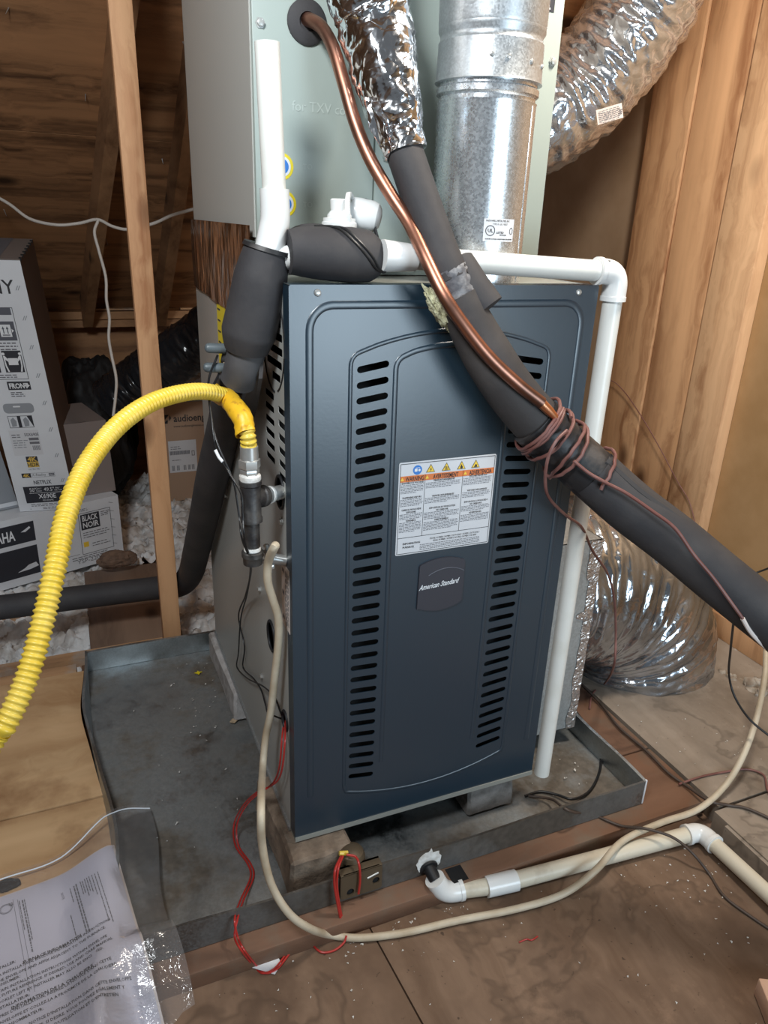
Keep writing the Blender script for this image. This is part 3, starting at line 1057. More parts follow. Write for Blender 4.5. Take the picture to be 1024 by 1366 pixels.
# rating label on the side near the front edge
lab = MB().prism([(0.060, 0.566), (0.012, 0.566), (0.012, 0.447), (0.060, 0.447)], lambda y, z, t: (-0.0005 - t, y, V0 + z), 0.0, 0.0006).build('rating_label', M['label_pink'], fur)
b = MB()
r3 = random.Random(11)
for row, (z0, z1, col) in enumerate(((0.555, 0.548, 0), (0.514, 0.506, 0), (0.466, 0.459, 0))):
    b.flat(rect(0.044, z0, 0.055, z1), lambda y, z: (-0.0014, y, V0 + z))
for yy in (0.016, 0.022, 0.028, 0.034):
    z = 0.556
    while z > 0.456:
        L = r3.uniform(0.004, 0.012)
        b.flat(rect(yy, z - L, yy + 0.0028, z), lambda y, z: (-0.0014, y, V0 + z))
        z -= L + 0.003
b.build('label_lines', M['ink_grey'], lab, smooth=0, kind='stuff')
# conduit clamp where the supply cable enters
b = MB()
cl = Vector((-0.006, 0.036, V0 + 0.575))
b.tube([cl + Vector((0.006, 0.0, 0.0)), cl + Vector((-0.022, 0.004, 0.008))], 0.009, 14)
b.box((-0.034, 0.030, V0 + 0.581), (-0.020, 0.058, V0 + 0.590), bevel=0.002)
b.box((-0.034, 0.030, V0 + 0.565), (-0.020, 0.058, V0 + 0.573), bevel=0.002)
for yy in (0.032, 0.056):
    b.tube([Vector((-0.027, yy, V0 + 0.560)), Vector((-0.027, yy, V0 + 0.597))], 0.0028, 8)
    b.lathe([(0.0052, 0), (0.0052, 0.002), (0.003, 0.004)], axisM((-0.027, yy, V0 + 0.596), (0, 0, 1)), 10)
b.build('cable_clamp', M['zinc'], fur)

# badge with the maker's name
bd = MB()
bo = [(0.227, 0.462), (0.228, 0.546)] + arcpts(0.230, 0.314, 0.549, 0.558) + [(0.317, 0.546), (0.317, 0.468)] + arcpts(0.314, 0.230, 0.464, 0.454)
bd.prism(bo, lambda x, y, t: (x, -0.0013 - t, V0 + y), 0.0, 0.0035)
badge = bd.build('badge', M['badge'], fur, smooth=30)
b = MB()
for p in (arcpts(0.246, 0.316, 0.527, 0.537), ):
    b.tube([Vector((x, -0.0050, V0 + y)) for x, y in p], 0.0009, 6)
b.build('badge_ridge', M['print_grey'], badge)
b = MB()
b.text('American Standard', 0.0142, lambda x, y: (0.2285 + x, -0.0054, V0 + 0.5005 + y + x * 0.05), shear=0.42, bold=0.00028, wide=0.70)
b.build('lettering', M['print_white'], badge, smooth=0, kind='stuff')

# warning label
LX0, LX1, LY0, LY1 = 0.181, 0.3625, 0.573, 0.7395
wl = MB().prism(rrect(LX0, LY0, LX1, LY1, 0.003), lambda x, y, t: (x, -0.0013 - t, V0 + y), 0, 0.0006).build('warning_label', M['label_white'], fur, smooth=30)
WL, HL = LX1 - LX0, LY1 - LY0


def lf(k=1):
    return lambda x, y, t=0.0: (LX0 + x * WL, -0.0020 - 0.00025 * k - t, V0 + LY0 + y * HL)


def lfm(k=1):     # in metres from the label's lower left corner
    return lambda x, y: (LX0 + x, -0.0020 - 0.00025 * k, V0 + LY0 + y)


b = MB()
b.flat(rect(0.015, 0.795, 0.985, 0.858), lf(1))
b.build('header_band', M['print_orange'], wl, smooth=0)
ink = MB()
for x0, y0, x1, y1 in ((0.012, 0.012, 0.988, 0.018), (0.012, 0.980, 0.988, 0.986), (0.012, 0.012, 0.017, 0.986), (0.983, 0.012, 0.988, 0.986), (0.015, 0.190, 0.985, 0.195), (0.262, 0.190, 0.266, 0.858), (0.652, 0.190, 0.656, 0.858)):
    ink.flat(rect(x0, y0, x1, y1), lf(1))
for s, x, wd in (('WARNING', 0.160, 0.64), ('AVERTISSEMENT', 0.475, 0.60), ('ADVERTENCIA', 0.840, 0.60)):
    ink.text(s, 0.0108, lambda px, py, x=x: lfm(2)(x * WL + px, 0.803 * HL + py), align='CENTER', bold=0.0002, wide=wd)
heads = (('DANGEROUS VOLTAGE', 0.140, 0.775), ('FLAMMABLE VAPORS', 0.140, 0.620), ('CARBON MONOXIDE', 0.140, 0.490), ('EXPOSURE', 0.140, 0.462), ('WARNING', 0.140, 0.370),
         ('TENSION DANGEREUSE', 0.460, 0.775), ('VAPEURS INFLAMMABLES', 0.460, 0.610), ('EXPOSITION AU MONOXYDE', 0.460, 0.480), ('DE CARBONE', 0.460, 0.452), ('AVERTISSEMENT', 0.460, 0.345),
         ('VOLTAJE PELIGROSO', 0.820, 0.780), ('VAPORES INFLAMABLES', 0.820, 0.625), ('EXPOSICION A MONOXIDO', 0.820, 0.500), ('DE CARBONO', 0.820, 0.472), ('ADVERTENCIA', 0.820, 0.375))
for s, x, y in heads:
    ink.text(s, 0.0043, lambda px, py, x=x, y=y: lfm(2)(x * WL + px, y * HL + py), align='CENTER', bold=0.00008, wide=0.86, res=1)
ink.text('INFORMATION', 0.0048, lambda px, py: lfm(2)(0.07 * WL + px, 0.115 * HL + py), bold=0.0001, res=1)
ink.text('FURNACE', 0.0048, lambda px, py: lfm(2)(0.07 * WL + px, 0.075 * HL + py), bold=0.0001, res=1)
ink.text('MODEL NUMBER / NUMERO DE MODELE / NUMERO DE MODELO', 0.0044, lambda px, py: lfm(2)(0.62 * WL + px, 0.140 * HL + py), align='CENTER', wide=0.76, res=1)
ink.text('SERIAL NUMBER / NUMERO DE SERIE / NUMERO DE SERIE', 0.0044, lambda px, py: lfm(2)(0.62 * WL + px, 0.112 * HL + py), align='CENTER', wide=0.76, res=1)
ink.build('lettering', M['ink'], wl, smooth=0, kind='stuff')
fine = MB()
rr = random.Random(4)


def finelines(b, x0, x1, y, n, step, h, fn, r):
    for k in range(n):
        x = x0
        end = x1 - (r.uniform(0.02, 0.4) * (x1 - x0) if k == n - 1 else r.uniform(0, 0.06) * (x1 - x0))
        while x < end:
            w = min(end - x, r.uniform(0.010, 0.035) * 1.0)
            b.flat(rect(x, y - k * step, x + w, y - k * step + h), fn)
            x += w + 0.006


for x0, x1, blocks in ((0.025, 0.255, ((0.758, 6), (0.604, 5), (0.446, 4), (0.355, 7))), (0.275, 0.645, ((0.758, 4), (0.594, 4), (0.436, 5), (0.330, 6))), (0.665, 0.975, ((0.763, 5), (0.608, 4), (0.456, 4), (0.358, 5)))):
    for y, n in blocks:
        finelines(fine, x0, x1, y, n, 0.0165, 0.0065, lf(1), rr)
finelines(fine, 0.25, 0.92, 0.088, 4, 0.018, 0.007, lf(1), rr)
fine.build('fine_print', M['ink_grey'], wl, smooth=0, kind='stuff')
tri, tink = MB(), MB()
for x in (0.315, 0.475, 0.632, 0.782):
    cx, cy, s = x * WL, 0.912 * HL, 0.0082
    tink.flat([(cx - s, cy - s * 0.75), (cx + s, cy - s * 0.75), (cx, cy + s)], lfm(1))
    MB().flat([(cx - s * 0.82, cy - s * 0.65), (cx + s * 0.82, cy - s * 0.65), (cx, cy + s * 0.80)], lfm(2)).build('hazard_triangle', M['print_yellow'], wl, smooth=0)
g = lambda i: (0.315, 0.475, 0.632, 0.782)[i] * WL
cy = 0.905 * HL
tink.flat([(g(0) + 0.0012, cy + 0.004), (g(0) - 0.0016, cy - 0.0002), (g(0) + 0.0002, cy - 0.0002), (g(0) - 0.0012, cy - 0.0044), (g(0) + 0.0019, cy + 0.0008), (g(0) + 0.0001, cy + 0.0008)], lfm(3))
for dx in (-0.0024, 0, 0.0024):
    tink.flat([(g(1) + dx - 0.0005, cy - 0.004), (g(1) + dx + 0.0005, cy - 0.004), (g(1) + dx + 0.0009, cy), (g(1) + dx + 0.0004, cy + 0.003), (g(1) + dx - 0.0006, cy + 0.003), (g(1) + dx - 0.0002, cy)], lfm(3))
tink.flat([(g(2) - 0.002, cy - 0.0038), (g(2) + 0.002, cy - 0.0038), (g(2) + 0.0026, cy - 0.001), (g(2) + 0.0008, cy + 0.0012), (g(2) + 0.0003, cy + 0.0042), (g(2) - 0.0022, cy)], lfm(3))
tink.flat([(g(3) - 0.004, cy - 0.0036), (g(3) + 0.0036, cy - 0.0036), (g(3) + 0.002, cy - 0.0014), (g(3) + 0.003, cy + 0.001), (g(3) + 0.0006, cy + 0.0002), (g(3) - 0.0006, cy + 0.0024), (g(3) - 0.0016, cy - 0.001)], lfm(3))
tink.build('hazard_marks', M['ink'], wl, smooth=0, kind='stuff')
b = MB().flat(circle(0.182 * WL, 0.912 * HL, 0.0082), lfm(1))
b.build('blue_disc', M['print_blue'], wl, smooth=0)
b = MB()
bx, by = 0.182 * WL, 0.912 * HL
b.flat(rect(bx - 0.0052, by - 0.0026, bx - 0.0002, by + 0.0024), lfm(2)).flat(circle(bx + 0.0034, by - 0.0004, 0.0022), lfm(2)).flat(rect(bx - 0.003, by + 0.0034, bx + 0.004, by + 0.0042), lfm(2))
b.build('disc_marks', M['print_white'], wl, smooth=0, kind='stuff')
for x in (0.056, 0.305, 0.700):
    cx, cy2, s = x * WL - 0.004, 0.826 * HL, 0.0034
    MB().flat([(cx - s, cy2 - s * 0.75), (cx + s, cy2 - s * 0.75), (cx, cy2 + s)], lfm(2)).build('band_triangle', M['print_yellow'], wl, smooth=0)
# ------------------------------------------------------------------ coil cabinet on top of the furnace
coil = thing('coil_cabinet', 'tall sage grey coil cabinet standing on the furnace', 'cabinet', (FW / 2, 0.5, FT))
CX0, CX1, CY1, CZ1 = 0.004, 0.531, 0.80, 2.02
CZ0 = FT - 0.0005
SEAM = 0.199
MB().box((CX0, COILY, CZ0 + 0.03), (SEAM - 0.001, COILY + 0.02, CZ1 - 0.45), bevel=0.0015).build('access_panel', M['sage'], coil)
MB().box((SEAM + 0.001, COILY, CZ0 + 0.03), (CX1, COILY + 0.02, CZ1 - 0.45), bevel=0.0015).build('access_panel', M['sage'], coil)
MB().box((CX0, COILY, CZ1 - 0.448), (CX1, COILY + 0.02, CZ1), bevel=0.0015).build('access_panel', M['sage'], coil)
MB().box((CX0 + 0.001, COILY + 0.003, CZ0), (CX1 - 0.001, COILY + 0.02, CZ0 + 0.029)).build('drain_pan_rim', M['sage'], coil)
MB().box((CX0, COILY + 0.0205, CZ0 + 0.055), (CX0 + 0.002, CY1, CZ1)).build('side_panel', M['coil_side'], coil)
MB().box((CX1 - 0.002, COILY + 0.0205, CZ0), (CX1, CY1, CZ1)).build('side_panel', M['coil_side'], coil)
MB().box((CX0, CY1 - 0.002, CZ0), (CX1, CY1, CZ1)).build('rear_panel', M['coil_side'], coil)
MB().box((CX0 - 0.002, COILY + 0.010, CZ0 + 0.055), (CX0 + 0.001, COILY + 0.022, CZ1)).build('corner_flange', M['coil_side'], coil)
for (x, z) in ((0.016, 1.451), (0.519, 1.452)):
    screw((x, COILY, z), (0, -1, 0), 0.0060, coil, 'cabinet_grey', hexhead=True)
# raised marks, their highlight painted as paler sage
b = MB()
b.text('for TXV coil', 0.020, lambda x, y: (0.062 + x, COILY - 0.0008, 1.343 + y), res=2, wide=0.93)
b.text('TO', 0.011, lambda x, y: (0.079 + x, COILY - 0.0008, 1.263 + y))
b.text('TO', 0.011, lambda x, y: (0.079 + x, COILY - 0.0008, 1.208 + y))
b.build('raised_lettering', M['raised'], coil, smooth=0, kind='stuff')
gr = MB()
gp = at(409, 30, Y=COILY)
gr.lathe([(0.030, 0.0), (0.030, 0.003), (0.026, 0.006), (0.013, 0.007), (0.012, 0.002)], axisM((gp.x, COILY, gp.z), (0, -1, 0)), 32)
gr.build('grommet', M['rubber'], coil)
for (px, py) in ((375, 222), (379, 272)):
    p = at(px, py, Y=COILY)
    b = MB().lathe([(0.0195, 0), (0.0195, 0.0006)], axisM((p.x, COILY, p.z), (0, -1, 0)), 28).build('round_sticker', M['sticker_yellow'], coil)
    MB().lathe([(0.0150, 0.0007), (0.0150, 0.0010)], axisM((p.x, COILY, p.z), (0, -1, 0)), 28).build('sticker_ring', M['print_white'], b)
    MB().lathe([(0.0115, 0.0011), (0.0115, 0.0014)], axisM((p.x, COILY, p.z), (0, -1, 0)), 28).build('sticker_disc', M['print_blue'], b)
p = at(732, 4, Y=COILY)
dl = MB().box((p.x - 0.019, COILY - 0.0008, p.z - 0.012), (p.x + 0.011, COILY, p.z + 0.075)).build('dark_label', M['print_dark'], coil)
MB().box((p.x - 0.008, COILY - 0.0014, p.z - 0.009), (p.x + 0.003, COILY - 0.0009, p.z - 0.0065)).build('label_bar', M['print_white'], dl)
# drain outlets seen behind the trap
dp = at(484, 288, Y=COILY)
MB().lathe([(0.027, 0), (0.027, 0.004), (0.022, 0.007)], axisM((dp.x, COILY, dp.z), (0, -1, 0)), 26).build('drain_outlet', M['dark_steel'], coil)
# furnace to coil seam: foil tape, reflections painted brown, round the left side and back corner
b = MB()
za, zb = 1.040, 1.178
yy = [COILY + 0.02 + (CY1 - COILY - 0.02) * k / 24 for k in range(25)]
vs, fs = [], []
for k, y in enumerate(yy):
    lo = 1.034 + 0.0015 * math.sin(k * 0.8) - 0.02 * (1 - k / 24.0)
    vs += [(-0.0035 - 0.0015 * abs(math.sin(k * 1.3)), y, lo), (-0.0045 - 0.001 * math.sin(k * 2.1), y, (lo + zb) / 2), (-0.0035, y, zb)]
for k in range(24):
    a = k * 3
    fs += [(a, a + 3, a + 4, a + 1), (a + 1, a + 4, a + 5, a + 2)]
b.add(vs, fs)
part_label(b.build('seam_tape', M['foil_wrap'], coil), 'crinkled foil tape with painted brown reflections round the seam')
# yellow warning sticker below the tape
p0 = at(302, 398, X=-0.001)
stk = MB().box((-0.0022, 0.43, 0.900), (-0.0006, 0.535, 1.026)).build('yellow_sticker', M['sticker_yellow'], fur)
b = MB()
for k in range(4):
    b.box((-0.0030, 0.500, 0.945 + 0.022 * k), (-0.0023, 0.525, 0.948 + 0.022 * k))
b.build('sticker_print', M['ink'], stk, smooth=0, kind='stuff')

# ------------------------------------------------------------------ flue pipe
VX, VY = 0.352, 0.108
flue = thing('flue_pipe', 'shiny galvanized flue pipe standing on the furnace top', 'flue pipe', (VX, VY, FT))
b = MB()
b.lathe([(0.0765, FT - 0.002), (0.0765, 1.363), (0.0775, 1.366)], Matrix.Translation((VX, VY, 0)), 56)
lower = b.build('lower_section', M['galv'], flue, smooth=30)
b = MB()
b.lathe([(0.0745, 1.364), (0.0745, 1.372), (0.079, 1.376), (0.079, 1.384), (0.0755, 1.387), (0.0755, 1.395)], Matrix.Translation((VX, VY, 0)), 56)
b.build('crimped_collar', M['galv'], flue, smooth=40)
b = MB()
b.lathe([(0.0825, 1.392), (0.0810, 1.396), (0.0800, 1.440), (0.0800, 1.444)], Matrix.Translation((VX, VY, 0)), 56)
b.build('coupling_band', M['galv_dull'], flue, smooth=30)
b = MB()
b.lathe([(0.0800, 1.444), (0.0775, 1.448), (0.0775, 1.454), (0.081, 1.459), (0.081, 1.464)], Matrix.Translation((VX, VY, 0)), 56)
b.build('crimped_collar', M['galv_dull'], flue, smooth=40)
b = MB()
b.lathe([(0.0805, 1.464), (0.0815, 1.468), (0.083, 2.0)], Matrix.Translation((VX, VY, 0)), 56)
b.build('upper_section', M['galv_dull'], flue, smooth=30)
# long seam and lock seam
sa = math.radians(-52)
b = MB()
b.box((-0.004, -0.0008, FT), (0.004, 0.0012, 1.362), Matrix.Translation((VX + 0.0765 * math.cos(sa), VY + 0.0765 * math.sin(sa), 0)) @ Matrix.Rotation(sa + PI / 2, 4, 'Z'), bevel=0.0006)
b.build('lock_seam', M['galv'], lower)
for ang, z in ((-118, 1.420), (-100, 1.418), (-70, 1.416), (-45, 1.415)):
    a = math.radians(ang)
    screw((VX + 0.0805 * math.cos(a), VY + 0.0805 * math.sin(a), z), (math.cos(a), math.sin(a), 0), 0.0035, flue, 'zinc')


def on_cyl(a0, z0):
    def fn(x, y, k=1):
        a = a0 + x / 0.0768
        r = 0.0768 + 0.0003 * k
        return (VX + r * math.cos(a), VY + r * math.sin(a), z0 + y)
    return fn


pc = at(664, 307, Y=VY - 0.06)
acam = math.atan2(pc.y - VY, pc.x - VX)
a0 = -1.60
lw, lh = 0.054, 0.033
fn = on_cyl(a0 - lw / 2 / 0.0768, pc.z - lh / 2)
KX, KY = lw / 0.044, lh / 0.027
b = MB()
n = 10
b.add([fn(lw * k / n, yv, 0.6) for yv in (0, lh) for k in range(n + 1)], [(k, k + 1, n + 2 + k, n + 1 + k) for k in range(n)])
fl = b.build('pipe_label', M['label_white'], lower)
b = MB()
f2 = lambda x, y: fn(x * KX, y * KY, 2)
b.text('McDOWELL METAL PIPE, INC', 0.0032, lambda x, y: f2(0.0025 + x, 0.0235 + y), wide=0.80, bold=0.00005, res=1)
b.text('TYPE B GAS VENT', 0.0032, lambda x, y: f2(0.022 + x, 0.0195 + y), align='CENTER', wide=0.85, res=1)
b.text('LISTED', 0.0036, lambda x, y: f2(0.017 + x, 0.0095 + y), bold=0.0001, res=1)
b.text('UL', 0.0058, lambda x, y: f2(0.0088 + x, 0.0108 + y), align='CENTER', bold=0.0002, res=1)
ring = circle(0.0088, 0.0128, 0.0064, n=24)
ring2 = circle(0.0088, 0.0128, 0.0054, n=24)
b.add([f2(*q) for q in ring] + [f2(*q) for q in ring2], [(k, (k + 1) % 24, 24 + (k + 1) % 24, 24 + k) for k in range(24)])
ring, ring2 = circle(0.0395, 0.0128, 0.0028, 0.0042, 20), circle(0.0395, 0.0128, 0.0021, 0.0035, 20)
b.add([f2(*q) for q in ring] + [f2(*q) for q in ring2], [(k, (k + 1) % 20, 20 + (k + 1) % 20, 20 + k) for k in range(20)])
r3 = random.Random(9)
for z in (0.0072, 0.0022):
    x = 0.003 if z < 0.005 else 0.022
    while x < (0.041 if z < 0.005 else 0.030):
        w = r3.uniform(0.001, 0.003)
        b.flat(rect(x, z, x + w, z + 0.0012), f2)
        x += w + 0.0006
b.build('label_print', M['ink'], fl, smooth=0, kind='stuff')


# ------------------------------------------------------------------ white condensate piping
def pipe_run(pts, r, seg=18):
    return MB().tube(pts, r, seg)


def elbow_pts(p, a, c, r, n=8):
    """bend at p between directions towards a and c"""
    da, dc = (a - p).normalized(), (c - p).normalized()
    return [(1 - t) ** 2 * (p + da * r) + 2 * t * (1 - t) * p + t * t * (p + dc * r) for t in [k / n for k in range(n + 1)]]


cond = thing('condensate_pipe', 'white plastic drain pipe over the furnace top and down its right side', 'pipe', (0.557, 0.0, 0.085))
R1 = 0.0167
e_c = Vector((0.557, -0.006, 1.127))
h0 = Vector((0.142, 0.002, 1.146))
v1 = Vector((0.5555, -0.002, 0.085))
MB().tube([h0, e_c + (h0 - e_c).normalized() * 0.018], R1, 22).build('pipe_length', M['pvc'], cond)
MB().tube([e_c + (v1 - e_c).normalized() * 0.02, v1], R1 * 0.98, 22).build('pipe_length', M['pvc'], cond)
b = MB()
dh, dv = (h0 - e_c).normalized(), (v1 - e_c).normalized()
ep = [e_c + dh * 0.040] + elbow_pts(e_c, h0, v1, 0.026, 10) + [e_c + dv * 0.044]
b.tube(ep, 0.0203, 24)
b.tube([e_c + dh * 0.034, e_c + dh * 0.0415], 0.0222, 24)
b.tube([e_c + dv * 0.038, e_c + dv * 0.0455], 0.0214, 24)
b.build('elbow', M['pvc_fit'], cond, smooth=50)
b = MB()
for k in range(4):
    q = e_c + dh * (0.027 - 0.005 * (k % 2)) + Vector((0.002 * k, -0.011 - 0.001 * k, 0.0165 - 0.002 * k))
    b.box((q.x - .0018, q.y - .0012, q.z - .0012), (q.x + .0018, q.y + .0012, q.z + .0012))
b.build('print_marks', M['ink'], cond, smooth=0, kind='stuff')
# reducing sleeve at the trap end
MB().tube([h0 - dh * -0.002, h0 + dh * -0.050], [0.0225, 0.0190], 24).build('pipe_coupling', M['pvc_fit'], cond)

trap = thing('drain_trap', 'black foam wrapped drain trap lying on the furnace top edge', 'drain trap', (0.08, 0.03, FT))
tp = [Vector((0.010, 0.034, 1.147)), Vector((0.03, 0.033, 1.1475)), Vector((0.060, 0.030, 1.146)), Vector((0.100, 0.027, 1.1445)), Vector((0.128, 0.026, 1.143)), Vector((0.143, 0.027, 1.143)), Vector((0.150, 0.027, 1.143))]
tps, tr = spline(tp, 8, [0.030, 0.034, 0.0365, 0.0385, 0.036, 0.026, 0.010])
MB().tube(tps, tr, 28).build('foam_sleeve', M['rubber'], trap, smooth=60)
b = MB().tube(spline([Vector((0.035, 0.10, 1.143)), Vector((0.05, 0.075, 1.155)), Vector((0.075, 0.06, 1.155))], 6), 0.030, 20)
b.build('rear_sleeve', M['rubber'], trap)
# white tee with cleanout cap on its side
b = MB()
tc = Vector((0.095, 0.060, 1.184))
b.lathe([(0.026, -0.020), (0.026, 0.004), (0.024, 0.005), (0.024, 0.010), (0.014, 0.011)], Matrix.Translation(tc), 26)
b.lathe([(0.018, 0.006), (0.018, 0.014), (0.013, 0.020), (0.014, 0.034), (0.012, 0.036)], Matrix.Translation(tc), 22)
b.build('cleanout_base', M['pvc_fit'], trap)
cc = at(487, 287, Y=0.075)
cdir = (Vector((0.55, -0.55, -0.10))).normalized()
b = MB()
b.lathe([(0.021, -0.022), (0.0225, -0.010), (0.0225, 0.010), (0.0205, 0.018), (0.013, 0.0235), (0.004, 0.025)], axisM(cc, (0.86, -0.42, -0.18)), 26)
b.build('cleanout_cap', M['pvc_fit'], trap)
cr_ = at(468, 284, Y=0.06)
MB().lathe([(0.0285, -0.003), (0.0285, 0.003), (0.0235, 0.003), (0.0235, -0.003)], axisM(cr_, (0.86, -0.50, 0.10)) @ Matrix.Scale(1.0, 4), 30, ring=True).build('cap_ring', M['pvc_fit'], trap, smooth=30)
MB().lathe([(0.017, -0.012), (0.017, 0.012)], axisM(cr_ + Vector((-0.010, 0.006, -0.004)), (0.86, -0.5, 0.1)), 22).build('cap_plug', M['pvc_fit'], trap)
w = MB()
for off in (0.0, 0.008):
    pts = [Vector((0.055, 0.052 + off * .3, 1.182 - off * .2)), Vector((0.075 + off, 0.012, 1.1815)), Vector((0.093 + off, -0.007, 1.165)), Vector((0.112 + off, -0.0125, 1.145)), Vector((0.126 + off * .6, -0.0115, 1.130)), Vector((0.140, -0.006, 1.124)), Vector((0.150, 0.006, 1.130)), Vector((0.151, 0.03, 1.15)), Vector((0.150, 0.06, 1.18 + off))]
    w.tube(spline(pts, 8), 0.0019, 7)
w.build('tie_wire', M['wire_black'], trap)

# upright vent stub and the foam sleeve that runs down behind the furnace corner
drain = thing('insulated_drain', 'thick black foam covered drain pipe descending at the left furnace corner', 'pipe', (-0.03, 0.05, 1.0))
u0, u1 = at(356, 56, Y=0.05), at(366, 262, Y=0.05)
MB().tube([u0, u1], 0.0163, 24).build('vent_stub', M['pvc'], drain)
MB().tube([u0 + Vector((0, 0, 0.0005)), u0 - Vector((0, 0, 0.003))], 0.0130, 20).build('stub_bore', M['carton_grey'], drain)
b = MB()
s = path((366, 252, 'Y', 0.05), (367, 290, 'Y', 0.05), (364, 310, 'Y', 0.05), (356, 345, 'Y', 0.05), (350, 362, 'Y', 0.05))
ss, sr = spline(s, 7, [0.0202, 0.0205, 0.0208, 0.0205, 0.0200])
b.tube(ss, sr, 26)
b.build('bent_coupling', M['pvc_fit'], drain, smooth=60)
MB().tube(path((366, 345, 'Y', 0.045), (392, 343, 'Y', 0.04)), 0.0168, 20).build('side_stub', M['pvc_fit'], drain)
pp = path((356, 335, 'Y', 0.052), (348, 370, 'Y', 0.055), (340, 410, 'Y', 0.062), (332, 444, 'Y', 0.070), (329, 466, 'Y', 0.076))
ps, pr = spline(pp, 10, [0.0330, 0.0385, 0.0400, 0.0405, 0.0330])
MB().tube(ps, pr, 28).build('foam_sleeve', M['rubber'], drain, smooth=60)
b = MB()
b.lathe([(0.036, 0), (0.0345, 0.006), (0.022, 0.004), (0.021, -0.004)], axisM(pp[0] - (pp[1] - pp[0]) * 0.02, pp[0] - pp[1]), 28)
b.build('foam_collar', M['rubber_tape'], drain)
fp = path((330, 462, 'Y', 0.075), (324, 490, 'Y', 0.085), (318, 506, 'Y', 0.10))
MB().tube(spline(fp, 8), 0.0285, 24).build('tee_fitting', M['rubber_grey'], drain)
b = MB()
b.tube(path((300, 468, 'Y', 0.12), (322, 476, 'Y', 0.11)), 0.020, 16)
b.build('tee_branch', M['rubber_grey'], drain)
low = path((317, 502, 1.17), (309, 530, 1.30), (298, 575, 1.45), (284, 632, 1.58), (272, 690, 1.76), (262, 735, 1.96), (254, 765, 2.12), (240, 780, 2.22), (212, 784, 2.24), (170, 789, 2.235), (90, 799, 2.17), (-20, 813, 2.08), (-140, 828, 1.98))
ls, lr = spline(low, 10, [0.030, 0.033, 0.034, 0.035, 0.035, 0.0355, 0.036, 0.036, 0.0355, 0.0355, 0.0355, 0.0355, 0.0355])
MB().tube(ls, lr, 28).build('foam_sleeve', M['rubber'], drain, smooth=60)
# loose flap of the sleeve next to the vents
b = MB()
fl_ = path((352, 478, 'X', -0.022), (350, 505, 'X', -0.026), (343, 545, 'X', -0.020), (334, 575, 'X', -0.022), (322, 590, 'X', -0.028), (318, 560, 'X', -0.040), (330, 520, 'X', -0.042), (336, 492, 'X', -0.040))
cen = sum(fl_, Vector()) / len(fl_)
vs = [p for p in fl_] + [p + Vector((-0.006, 0, 0)) for p in fl_]
n = len(fl_)
b.add(vs, [tuple(range(n)), tuple(range(2 * n - 1, n - 1, -1))] + [(i, (i + 1) % n, n + (i + 1) % n, n + i) for i in range(n)])
b.build('sleeve_flap', M['rubber_dusty'], drain)
# two grey capped stubs with black leads
for (px, py, dx) in ((286, 464, 0), (284, 490, 0)):
    a, c = at(px - 11, py, Y=0.10), at(px + 14, py + 1, Y=0.10)
    st = MB()
    d = (c - a).normalized()
    L = (c - a).length
    st.lathe([(0.0035, -0.002), (0.0062, 0.0), (0.0075, 0.004), (0.0078, L)], axisM(a, d), 18)
    o = st.build('capped_stub', M['cap_grey'])
    tag(o, 'upper grey rubber capped stub left of the black sleeve' if py < 470 else 'lower grey rubber capped stub with a tan collar left of the black sleeve', 'pipe cap')
    if py > 470:
        MB().tube([c, c + d * 0.012], 0.0088, 16).build('collar', M['chip'], o)
        MB().tube([c + d * 0.012, c + d * 0.028], 0.0100, 16).build('tape_wrap', M['rubber_dusty'], o)

# ------------------------------------------------------------------ refrigerant lines
suct = thing('suction_line', 'fat black insulated line slanting down across the furnace front', 'pipe', at(700, 520, Y=-0.10))
fo = path((470, -110, 'Y', 0.115), (484, -20, 'Y', 0.11), (499, 30, 'Y', 0.105), (512, 90, 'Y', 0.085), (524, 140, 'Y', 0.07), (533, 175, 'Y', 0.06), (540, 205, 'Y', 0.05))
fs_, frr = spline(fo, 12, [0.051, 0.051, 0.051, 0.047, 0.041, 0.033, 0.031])


def crinkle(rad, amp, seed, cr=9.0):
    def fn(i, a):
        p = Vector((i * 0.20, math.cos(a) * 1.6, math.sin(a) * 1.6 + seed))
        return rad[i] * (1 + amp * (noise.noise(p) + 0.6 * (1 - 2 * abs(noise.noise(p * 2.3))) + 0.3 * noise.noise(p * 5)))
    return fn


fb = MB()
fsr = fs_
fb.tube(fsr, crinkle(frr, 0.10, 3), 48)
part_label(fb.build('foil_wrap', M['foil'], suct, smooth=50), 'crinkled silver foil wrap')
b = MB()
fl2 = path((487, 130, 'Y', 0.058), (492, 170, 'Y', 0.05), (508, 196, 'Y', 0.045), (515, 215, 'Y', 0.045), (522, 200, 'Y', 0.035), (512, 165, 'Y', 0.03), (505, 130, 'Y', 0.045))
b.add([p for p in fl2] + [p + Vector((0, 0.001, 0)) for p in fl2], [tuple(range(7)), tuple(range(13, 6, -1))] + [(i, (i + 1) % 7, 7 + (i + 1) % 7, 7 + i) for i in range(7)])
b.build('foil_flap', M['foil'], suct, smooth=0)
up = path((537, 196, 'Y', 0.052), (552, 240, 'Y', 0.03), (573, 300, 'Y', -0.005), (592, 350, 'Y', -0.035), (602, 374, 'Y', -0.045))
us = spline(up, 8)
MB().tube(us, 0.0272, 26).build('foam_sleeve', M['rubber'], suct, smooth=60)
mid = path((597, 360, 'Y', -0.042), (606, 382, 'Y', -0.048), (618, 408, 'Y', -0.055))
MB().tube(spline(mid, 6), lambda i, a: 0.0262 + 0.004 * noise.noise(Vector((i * .8, math.cos(a) * 2, math.sin(a) * 2))), 24).build('mastic_joint', M['mastic'], suct, smooth=60)
bs = path((610, 352, 'Y', -0.022), (626, 380, 'Y', -0.045), (650, 412, 'Y', -0.066))
